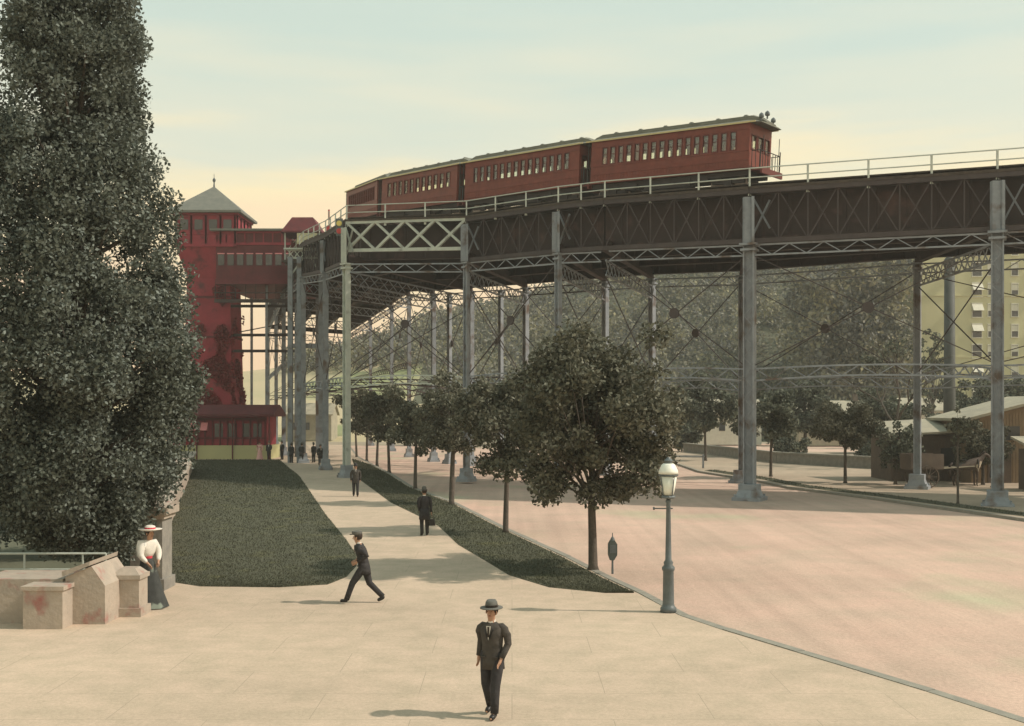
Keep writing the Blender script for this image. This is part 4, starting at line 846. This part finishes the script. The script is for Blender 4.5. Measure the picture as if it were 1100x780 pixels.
# ------------------------------------------------------------------ street furniture
def street_lamp(loc, label, H=3.62):
    t = thing('street_lamp', label, 'street lamp', loc); z0 = H-.98
    mb = MB(); mb.lathe([(.19,0),(.19,.10),(.15,.14),(.135,.2),(.125,.95),(.15,.99),(.15,1.05),(.10,1.10),(.115,1.16),(.075,1.22),(.065,1.7),(.05,z0-.1),(.07,z0-.06),(.045,z0)],(0,0,0),14); mb.build('post', M['lampiron'], t, smooth=True)
    mb = MB(); mb.bar((-.34,0,z0-.22),(.10,0,z0-.22),.03); mb.tube([(-.36,0,z0-.22),(-.32,0,z0-.22)],.035,8); mb.build('ladder_bar', M['lampiron'], t)
    mb = MB()
    for k in range(4):
        a = k*math.pi/2+.5; c, s = math.cos(a), math.sin(a)
        mb.tube([(c*.03,s*.03,z0-.02),(c*.15,s*.15,z0+.10),(c*.225,s*.225,z0+.55)],.014,5)
    mb.lathe([(.15,z0+.02),(.17,z0+.05),(.15,z0+.08)],(0,0,0),12); mb.lathe([(.22,z0+.54),(.245,z0+.56),(.22,z0+.58)],(0,0,0),12); mb.build('lantern_frame', M['lampiron'], t)
    mb = MB(); mb.lathe([(.12,z0+.09),(.15,z0+.22),(.205,z0+.53)],(0,0,0),16); mb.build('globe', M['lampglass'], t, smooth=True)
    mb = MB(); mb.lathe([(.235,z0+.585),(.225,z0+.66),(.16,z0+.80),(.12,z0+.83),(.085,z0+.83)],(0,0,0),16); hd = mb.build('hood', M['lampcap'], t, smooth=True)
    mb = MB(); mb.lathe([(.08,z0+.83),(.09,z0+.88),(.11,z0+.90),(.06,z0+.94),(.03,z0+.98)],(0,0,0),10); mb.build('finial', M['lampiron'], hd)
    return t
street_lamp(G(718,657.5), 'black iron gas street lamp with a pale hood at the road corner')
gl = thing('globe_lamp', 'small white globe lamp beside the red pavilion, half hidden by leaves', 'street lamp', (-31.2,104,0))
mb = MB(); mb.lathe([(.14,0),(.08,.4),(.05,.6),(.045,4.5)],(0,0,0),8); mb.build('post', M['lampiron'], gl)
mb = MB(); mb.lathe([(.05,4.5),(.22,4.62),(.28,4.82),(.22,5.02),(.05,5.12)],(0,0,0),14); mb.build('globe', M['lampcap'], gl, smooth=True)
al = thing('alarm_box', 'small green-grey alarm box on a thin post at the strip edge', 'call box', G(658,616.5))
mb = MB(); mb.tube([(0,0,0),(0,0,.42)],[.035,.028],8); mb.build('post', M['lampiron'], al)
mb = MB(); mb.extrude([(-.08,-.09,.40),(.04,-.09,.40),(.13,-.09,.55),(.13,-.09,.86),(.06,-.09,.97),(-.07,-.09,.97),(-.13,-.09,.86),(-.13,-.09,.55)],(0,0,0),(0,.18,0)); bx = mb.build('box', M['greenmetal'], al)
mb = MB(); mb.box((0,-.10,.72),(.17,.02,.22)); mb.build('door', M['lampiron'], bx)
mb = MB(); mb.lathe([(.07,.97),(.05,1.03),(.015,1.08),(.012,1.18)],(0,0,0),8); mb.build('finial', M['lampiron'], al)
ht = thing('hitching_rail', 'low grey rail on two posts at the road edge beyond the street lamp', 'rail', G(742,503))
mb = MB(); mb.bar((-2.2,0,1.0),(1.1,-.2,.95),.10); mb.build('crossbar', M['steel'], ht)
for x in (-2.0,1.0): f = MB(); f.bar((x,0,-.1),(x,0,1.1),.14); f.build('post', M['steel'], ht)

# ------------------------------------------------------------------ people
def skin(name, verts, edges, rad, m, parent, sub=1):
    me = bpy.data.meshes.new(name); me.from_pydata([tuple(v) for v in verts], edges, []); o = bpy.data.objects.new(name, me); C.objects.link(o)
    md = o.modifiers.new('s', 'SKIN'); me.skin_vertices  # layer exists once the modifier is added
    sd = me.skin_vertices[0].data
    for i, r in enumerate(rad): sd[i].radius = (r, r) if not hasattr(r, '__len__') else r
    sd[0].use_root = True
    md.use_smooth_shade = True; s = o.modifiers.new('u', 'SUBSURF'); s.levels = sub; s.render_levels = sub
    dg = bpy.context.evaluated_depsgraph_get(); ev = o.evaluated_get(dg); nm = bpy.data.meshes.new_from_object(ev)
    o.modifiers.clear(); o.data = nm; nm.materials.clear(); nm.materials.append(m); nm.shade_smooth(); bpy.data.meshes.remove(me)
    if parent: o.parent = parent
    return o
def loft(mb, rings, n=18):
    for c, rx, ry in rings: mb.v += [(c[0]+rx*math.cos(2*math.pi*j/n), c[1]+ry*math.sin(2*math.pi*j/n), c[2]) for j in range(n)]
    o = len(mb.v)-n*len(rings); L = len(rings)
    mb.f += [(o+i*n+j,o+i*n+(j+1)%n,o+(i+1)*n+(j+1)%n,o+(i+1)*n+j) for i in range(L-1) for j in range(n)] + [tuple(o+k for k in range(n-1,-1,-1)), tuple(o+(L-1)*n+k for k in range(n))]
def person(label, loc, rz, pose, h=1.75, coat='suit', trousers='suit', hat='bowler', tail=False, group=None, female=False, dress=None, fingers=True, face=True, tie=False):
    # local frame: faces +X, left hand at +Y, z up; heights for 1.75 m, scaled to h
    t = thing('person', label, 'person', loc, rz, group); k = h/1.75; t.scale = (k,k,k)
    J = dict(pelvis=(0,0,.94), waist=(.0,0,1.06), chest=(.02,0,1.30), neck=(.02,0,1.47), jaw=(.05,0,1.545), head=(.045,0,1.63), crown=(.03,0,1.70),
             shL=(.0,.19,1.41), elL=(-.03,.25,1.13), wrL=(.05,.24,.88), shR=(.0,-.19,1.41), elR=(-.03,-.25,1.13), wrR=(.05,-.24,.88),
             hipL=(0,.095,.91), knL=(.02,.10,.50), anL=(-.02,.10,.09), toL=(.15,.11,.035), hipR=(0,-.095,.91), knR=(.02,-.10,.50), anR=(-.02,-.10,.09), toR=(.15,-.11,.035))
    J.update(pose); J = {a: Vector(b) for a, b in J.items()}
    vs, ed, rd, ix = [], [], [], {}
    def v(n, p, r): ix[n] = len(vs); vs.append(p); rd.append(r)
    def e(*ns):
        for a, b in zip(ns[:-1], ns[1:]): ed.append((ix[a], ix[b]))
    v('pelvis',J['pelvis'],.10); v('waist',J['waist'],.095); v('chest',J['chest'],.105); v('yoke',lerp(J['chest'],J['neck'],.35),.06); v('neck',J['neck'],.055); v('jaw',J['jaw'],(.062,.068)); v('head',J['head'],(.078,.088)); v('crown',J['crown'],(.062,.07))
    e('pelvis','waist','chest','yoke','neck','jaw','head','crown')
    for s in 'LR':
        v('sh'+s,J['sh'+s]+Vector((0,0,-.05)),.042); v('el'+s,J['el'+s],.043); v('wr'+s,J['wr'+s],.028); e('yoke','sh'+s,'el'+s,'wr'+s)
        d_ = (J['wr'+s]-J['el'+s]).normalized(); sidev = d_.cross(Vector((1,0,0) if abs(d_.x)<.8 else (0,0,1))).normalized(); fr = sidev.cross(d_).normalized()
        palm = J['wr'+s]+d_*.065; v('pa'+s,palm,(.034,.022)); e('wr'+s,'pa'+s)
        if fingers:
            inw = sidev*.6 + d_
            for q, (o_, ln) in enumerate(((-.03,.075),(-.01,.085),(.01,.08),(.03,.062))):
                a = palm+d_*.035+fr*o_; b = a+d_*ln*.5+sidev*.006; c = b+(d_*.7+sidev*(.4 if s=='R' else -.4))*ln*.5
                for nm_, p_, r_ in (('a',a,.0095),('b',b,.0085),('c',c,.007)): v(f'f{s}{q}{nm_}',p_,r_)
                e('pa'+s,f'f{s}{q}a',f'f{s}{q}b',f'f{s}{q}c')
            a = palm-d_*.02+fr*-.042; b = a+d_*.04-fr*.012
            v(f't{s}a',a,.0115); v(f't{s}b',b,.009); e('pa'+s,f't{s}a',f't{s}b')
        v('hip'+s,J['hip'+s],.088); v('kn'+s,J['kn'+s],.058); v('an'+s,J['an'+s],.034); v('to'+s,J['to'+s],.022); e('pelvis','hip'+s,'kn'+s,'an'+s,'to'+s)
    skin('body', vs, ed, rd, M['skin'], t)
    hc = J['head']; hd = (J['crown']-J['jaw']).normalized()
    if face:
        f = MB(); fx = hc+Vector((.095,0,-.02)); f.add([fx+Vector((-.03,0,.03)), fx+Vector((-.02,.014,-.02)), fx+Vector((-.02,-.014,-.02)), fx+Vector((.022,0,-.018))], [(0,1,3),(0,3,2),(1,2,3)]); f.build('nose', M['skin'], t)
        for s in (-1,1):
            f = MB(); f.lathe([(.002,-.006),(.007,-.003),(.007,.003),(.002,.006)],hc+Vector((.080,s*.03,.008)),6); f.build('eye', M['black'], t)
            f = MB(); f.lathe([(.006,-.03),(.016,-.01),(.018,.012),(.006,.03)],hc+Vector((0,s*.086,-.015)),6,1,.5); f.build('ear', M['skin'], t)
        f = MB(); f.box(hc+Vector((.072,0,-.062)),(.016,.045,.010)); f.build('mouth', M['lip'], t)
    # hair
    f = MB(); f.lathe([(.07,-.075),(.092,-.03),(.098,.02),(.09,.06),(.05,.10),(.01,.105)], hc+Vector((-.040,0,.018)), 12); f.build('hair', M['hair'], t, smooth=True)
    # clothes
    def cl(name, pts, eds, rs, m): return skin(name, pts, eds, rs, M[m], t)
    P = J
    if not female:
        f = MB(); lean = P['chest']-P['pelvis']
        loft(f, [(P['pelvis']+Vector((-.015,0,-.20)),.155,.195),(P['pelvis']+Vector((-.01,0,-.08)),.145,.185),(P['pelvis']+Vector((0,0,.0)),.138,.178),(P['waist']+Vector((0,0,.03)),.128,.165),(P['chest'],.140,.190),(lerp(P['chest'],P['neck'],.45),.128,.185),(lerp(P['chest'],P['neck'],.72),.10,.135),(lerp(P['chest'],P['neck'],.9),.072,.09),(P['neck']+Vector((0,0,.0)),.062,.068)])
        for s in 'LR': 
            sg_ = 1 if s == 'L' else -1; c0 = P['sh'+s]
            f.tube([c0+Vector((0,-sg_*.12,-.02)), c0+Vector((0,-sg_*.035,-.015)), c0+Vector((0,sg_*.005,-.055)), c0+Vector((0,sg_*.022,-.11)), lerp(c0,P['el'+s],.5)+Vector((0,sg_*.02,0)), P['el'+s], lerp(P['el'+s],P['wr'+s],.5), P['wr'+s]],[.050,.062,.070,.070,.063,.058,.052,.046],12)
        f.build('coat', M[coat], t, smooth=True)
        if tail:
            f = MB(); f.lathe([(.19,.60),(.185,.80),(.16,1.0)],(J['pelvis'].x,J['pelvis'].y,0),12,1,1.1); f.build('coat_skirt', M[coat], t, smooth=True)
        f = MB(); f.lathe([(.068,-.03),(.060,.035)],P['neck']+Vector((.004,0,.0)),12); f.build('collar', M['shirt'], t)
        f = MB(); f.add([P['chest']+Vector((.135,.04,.12)),P['chest']+Vector((.135,-.04,.12)),P['chest']+Vector((.15,0,-.10))],[(0,1,2)]); f.build('shirt_front', M['shirt'], t)
        if face:
            for s2 in (-1,1):
                f = MB(); f.add([P['neck']+Vector((.062,s2*.03,-.02)), P['neck']+Vector((.02,s2*.09,-.03)), P['chest']+Vector((.138,s2*.075,.06)), P['chest']+Vector((.162,s2*.004,-.11))],[(0,1,2,3)]); f.build('lapel', M['suit2' if coat=='suit' else 'suit'], t)
                f = MB(); q_ = P['pelvis']+Vector((.12,s2*.10,.0)); f.box(q_,(.05,.09,.02)); f.build('pocket_flap', M[coat], t)
            f = MB(); f.box(P['chest']+Vector((.148,0,.03)),(.012,.028,.16)); f.build('necktie', M['hair'], t)
        f = MB()
        for s in 'LR':
            hp_ = P['hip'+s]; f.tube([hp_+Vector((0,0,.10)), hp_, lerp(hp_,P['kn'+s],.5), P['kn'+s], lerp(P['kn'+s],P['an'+s],.5), P['an'+s]+Vector((0,0,.0))],[.095,.104,.094,.076,.068,.064],12)
        f.build('trousers', M[trousers], t, smooth=True)
    else:
        # blouse and long flared skirt
        cst = [P['waist'], P['waist']+(P['chest']-P['waist'])*.5, P['chest'], P['neck']+Vector((0,0,-.01))]; r_ = [(.115,.10),(.15,.13),(.16,.135),.065]; ee = [(0,1),(1,2),(2,3)]
        for s in 'LR': n_ = len(cst); cst += [P['sh'+s], lerp(P['sh'+s],P['el'+s],.55), P['el'+s], P['wr'+s]]; r_ += [.085,.092,.075,.045]; ee += [(2,n_),(n_,n_+1),(n_+1,n_+2),(n_+2,n_+3)]
        cl('blouse', cst, ee, r_, dress[0])
        f = MB(); n = 28; rings = [(1.08,.125,.10),(1.0,.17,.14),(.85,.21,.175),(.6,.25,.22),(.3,.31,.28),(.02,.39,.35)]; w0 = P['waist']; tl = pose.get('hem',(0,0,0))
        for z, rx, ry in rings:
            q = (1.08-z)/1.06
            for j in range(n):
                a = 2*math.pi*j/n; wv = 1+.07*q*math.cos(7*a)+.03*q*math.cos(13*a+1); f.v.append((w0.x+tl[0]*q+rx*wv*math.cos(a), w0.y+tl[1]*q+ry*wv*math.sin(a), z))
        f.f = [(i*n+j,(i+1)*n+j,(i+1)*n+(j+1)%n,i*n+(j+1)%n) for i in range(len(rings)-1) for j in range(n)] + [tuple(range(n))]
        f.build('skirt', M[dress[1]], t, smooth=True)
        f = MB(); f.lathe([(.125,-.03),(.13,.03)],P['waist']+Vector((0,0,.02)),14,1,.82); f.build('belt', M[dress[2]], t)
    for s in 'LR':
        a, b = P['an'+s], P['to'+s]; d_ = (b-a); skin('shoe', [a+Vector((0,0,.03)), a+Vector((-.01,0,-.03)), lerp(a,b,.5)+Vector((0,0,-.005)), b], [(0,1),(1,2),(2,3)], [.05,.052,.05,.043], M['shoe'], t)
    hb_ = hc+Vector((-.005,0,.055))
    if hat == 'bowler':
        f = MB(); f.lathe([(.16,.0),(.165,.012),(.105,.018),(.103,.07),(.088,.115),(.05,.14),(.01,.145)],hb_,18,1.0,.86); f.build('hat', M['suit' if coat=='suit2' else 'hat'], t, smooth=True)
    elif hat == 'cap':
        f = MB(); f.lathe([(.10,.0),(.125,.04),(.12,.085),(.05,.10)],hb_,14); f.box(hb_+Vector((.12,0,.012)),(.10,.15,.014)); f.build('hat', M['hat'], t)
    elif hat == 'fedora':
        f = MB(); f.lathe([(.19,.012),(.195,.0),(.19,-.006),(.10,.008),(.108,.02),(.10,.09),(.075,.125),(.03,.115)],hb_,20,1.05,.9); ho = f.build('hat', M['hat'], t, smooth=True)
        f = MB(); f.lathe([(.110,.018),(.109,.05)],hb_,20,1.05,.9); f.build('hatband', M['black'], ho)
    elif hat == 'wide':
        f = MB(); f.lathe([(.10,-.005),(.27,.03),(.275,.045),(.12,.04),(.12,.10),(.07,.12),(.01,.12)],hb_,22,1,.9); ho = f.build('hat', M['shirt'], t, smooth=True)
        f = MB(); f.lathe([(.126,.042),(.124,.075)],hb_,20,1,.9); f.build('hatband', M['redsash' if dress and dress[2]=='redsash' else 'suit2'], ho)
    return t
LEFT = math.pi
# walking man, long stride to the left, bent arms
walk = dict(pelvis=(.0,0,.90), waist=(.03,0,1.03), chest=(.08,0,1.27), neck=(.12,0,1.42), jaw=(.17,0,1.485), head=(.17,0,1.57), crown=(.155,0,1.64),
            shL=(.08,.18,1.37), elL=(-.10,.25,1.15), wrL=(.12,.20,1.02), shR=(.08,-.18,1.37), elR=(-.02,-.26,1.12), wrR=(.18,-.14,1.02),
            hipL=(0,.09,.87), knL=(.26,.10,.49), anL=(.40,.10,.10), toL=(.56,.11,.07), hipR=(0,-.09,.87), knR=(-.12,-.10,.46), anR=(-.44,-.10,.14), toR=(-.30,-.11,.04))
person('man in a dark suit and cap striding to the left across the promenade', G(391,648), LEFT, walk, 1.8, hat='cap')
stand = dict(elL=(-.02,.23,1.13), wrL=(.06,.17,.93), elR=(-.02,-.23,1.13), wrR=(.0,-.26,.87))
o = person('man in a dark coat standing with a bag on the promenade', G(456,575.5), math.pi*.62, stand, 1.78, tail=True, hat='bowler')
bp_ = G(456,575.5)
bag = thing('handbag', 'small dark bag hanging from the hand of the man in the dark coat', 'bag', bp_+Vector((.28,.0,.50)))
mb = MB(); mb.box((0,0,0),(.26,.12,.24),top=(.18,.08)); mb.build('pouch', M['shoe'], bag); mb = MB(); mb.tube([(-.06,0,.11),(-.05,0,.22),(0,0,.27),(.05,0,.22),(.06,0,.11)],.01,5); mb.build('handle', M['shoe'], bag)
person('man in brownish grey clothes walking toward the viewer beside the pale iron column', G(382,533.5), -math.pi*.45, dict(knL=(.10,.10,.50),anL=(.14,.10,.09),toL=(.3,.1,.03),anR=(-.14,-.10,.12),toR=(.02,-.11,.04)), 1.76, coat='suit2', trousers='suit', hat='bowler')
person('man in a brimmed grey hat in the foreground below the promenade', G(529,769), -math.pi*.62, dict(knL=(.12,.10,.50),anL=(.16,.10,.09),toL=(.32,.1,.03),anR=(-.16,-.10,.13),toR=(-.01,-.11,.04),wrL=(.12,.2,.93),elR=(-.12,-.24,1.15),wrR=(-.08,-.26,.9)), 1.74, coat='suit2', trousers='suit', hat='fedora')
person('woman in a white blouse, long dark skirt and wide white hat by the stone post', G(158,652), -math.pi*.20, dict(waist=(0,0,1.08), chest=(.06,0,1.30), neck=(.08,0,1.48), jaw=(.11,0,1.55), head=(.11,0,1.635), crown=(.10,0,1.70), shL=(.05,.17,1.42), shR=(.05,-.17,1.42), elL=(.12,.23,1.18), wrL=(.24,.12,1.02), elR=(.08,-.24,1.16), wrR=(.20,-.14,1.0), hem=(.12,0,0)), 1.9, female=True, dress=('shirt','skirt','redsash'), hat='wide')
person('woman in a pink dress standing before the pale base of the red pavilion', G(279,494), -math.pi*.5, {}, 1.7, female=True, dress=('pinkdress','pinkdress','shirt'), hat='none')
CG = 'people waiting under the viaduct'
c1 = person('dark-suited man standing beside the woman in pink', G(289,494.5), -math.pi*.5, stand, 1.76, group=CG, fingers=False, face=False)
c2 = person('man in black, leftmost of the group under the portal frame', G(313,497.5), math.pi*.4, stand, 1.76, tail=True, group=CG, fingers=False, face=False)
for px, rz, lab, s_ in (((324,497.5),1.2,'man in black standing second in the group under the portal frame',c2), ((337,497),2.4,'dark figure third from the left under the viaduct',c1),
                        ((344,500),-1.0,'dark figure just left of the dark front column near the walkway end',c2), ((351,503),.6,'dark figure closest to the pale column, at its left side',c1), ((303,494),-2.2,'dark figure standing at the lawn end beside the leftmost iron leg',c1)):
    dup(s_, G(*px), rz, lab)

# ------------------------------------------------------------------ horse and cart
hp = G(1038,523); hs = thing('horse', 'brown and cream horse standing in harness before the dark cart', 'horse', hp, 0.12); hs.scale = (1.12,1.12,1.12)
vs = [(-.55,0,1.22),(0,0,1.18),(.50,0,1.22),(.82,0,1.50),(1.02,0,1.78),(1.20,0,1.74),(1.42,0,1.52)]; rd = [.27,.30,.26,.17,.13,.12,.075]; ed = [(0,1),(1,2),(2,3),(3,4),(4,5),(5,6)]
def hv(p, r, a): vs.append(p); rd.append(r); ed.append((a,len(vs)-1)); return len(vs)-1
for s in (-1,1):
    a = hv((.52,s*.15,.95),.11,2); a = hv((.55,s*.15,.62),.065,a); a = hv((.54,s*.15,.16),.045,a); hv((.60,s*.15,.05),.06,a)
    a = hv((-.58,s*.15,.98),.16,0); a = hv((-.48,s*.15,.72),.09,a); a = hv((-.70,s*.15,.52),.06,a); a = hv((-.64,s*.15,.15),.045,a); hv((-.58,s*.15,.05),.06,a)
skin('body', vs, ed, rd, M['horse'], hs)
mb = MB(); mb.tube([(-.80,0,1.32),(-.95,0,1.15),(-.98,0,.75),(-.94,0,.5)],[.04,.07,.08,.02],7); mb.build('tail', M['hair'], hs, smooth=True)
mb = MB(); mb.tube([(.62,0,1.56),(.80,0,1.74),(.98,0,1.92),(1.06,0,1.93)],[.04,.06,.06,.03],7); mb.build('mane', M['hair'], hs, smooth=True)
for s in (-1,1): f = MB(); f.lathe([(.035,0),(.03,.06),(.006,.13)],(1.06,s*.07,1.86),6); f.build('ear', M['horse'], hs)
mb = MB(); mb.tube([(.56,-.30,1.2),(.56,-.2,1.50),(.56,.2,1.50),(.56,.3,1.2),(.56,.2,.98),(.56,-.2,.98),(.56,-.3,1.2)],.035,6); mb.box((-.1,0,1.47),(.2,.4,.05)); mb.build('harness', M['shoe'], hs)
ct = thing('cart', 'dark two-wheeled cart with tall sides standing behind the horse', 'cart', hp+Vector((-2.75,-.33,0)), 0.12)
mb = MB(); mb.box((-.1,0,1.15),(2.1,1.3,.12)); mb.box((-.1,-.68,1.6),(2.1,.06,.9)); mb.box((-.1,.68,1.6),(2.1,.06,.9)); mb.box((-1.14,0,1.6),(.06,1.4,.9)); mb.box((.5,0,1.75),(.4,1.2,.08)); mb.build('body', M['brownwood'], ct)
for s in (-1,1):
    w_ = MB(); n = 20
    for j in range(n): a0 = 2*math.pi*j/n; a1 = 2*math.pi*(j+1)/n; w_.bar((-.1+.66*math.cos(a0),s*.82,.68+.66*math.sin(a0)),(-.1+.66*math.cos(a1),s*.82,.68+.66*math.sin(a1)),.07,.06)
    for j in range(10): a0 = 2*math.pi*j/10; w_.bar((-.1,s*.82,.68),(-.1+.64*math.cos(a0),s*.82,.68+.64*math.sin(a0)),.04)
    w_.tube([(-.1,s*.74,.68),(-.1,s*.92,.68)],.10,10); w_.build('wheel', M['brownwood'], ct)
    f = MB(); f.bar((.8,s*.42,1.15),(3.1,s*.36,1.28),.06); f.build('shaft', M['roofpale'], ct)
dr = dup(c2, hp+Vector((1.35,-.65,0)), 2.9, 'dark-clothed man standing at the head of the horse'); del dr['group']; dr['group'] = CG
del dr['group']

# ------------------------------------------------------------------ air
hz_ = MB(); hz_.box((10,205,29.5),(420,450,62)); 
hm_ = bpy.data.materials.new('air'); hm_.use_nodes = True; t = hm_.node_tree; t.nodes.remove(t.nodes['Principled BSDF'])
vp = nn(t, 'ShaderNodeVolumePrincipled'); vp.inputs['Color'].default_value = (0.85,0.84,0.76,1); vp.inputs['Density'].default_value = 0.00065; vp.inputs['Anisotropy'].default_value = 0.2
t.links.new(vp.outputs[0], t.nodes['Material Output'].inputs['Volume'])
HAZE = True
if HAZE: tag(hz_.build('haze', hm_), None, None, kind='stuff')
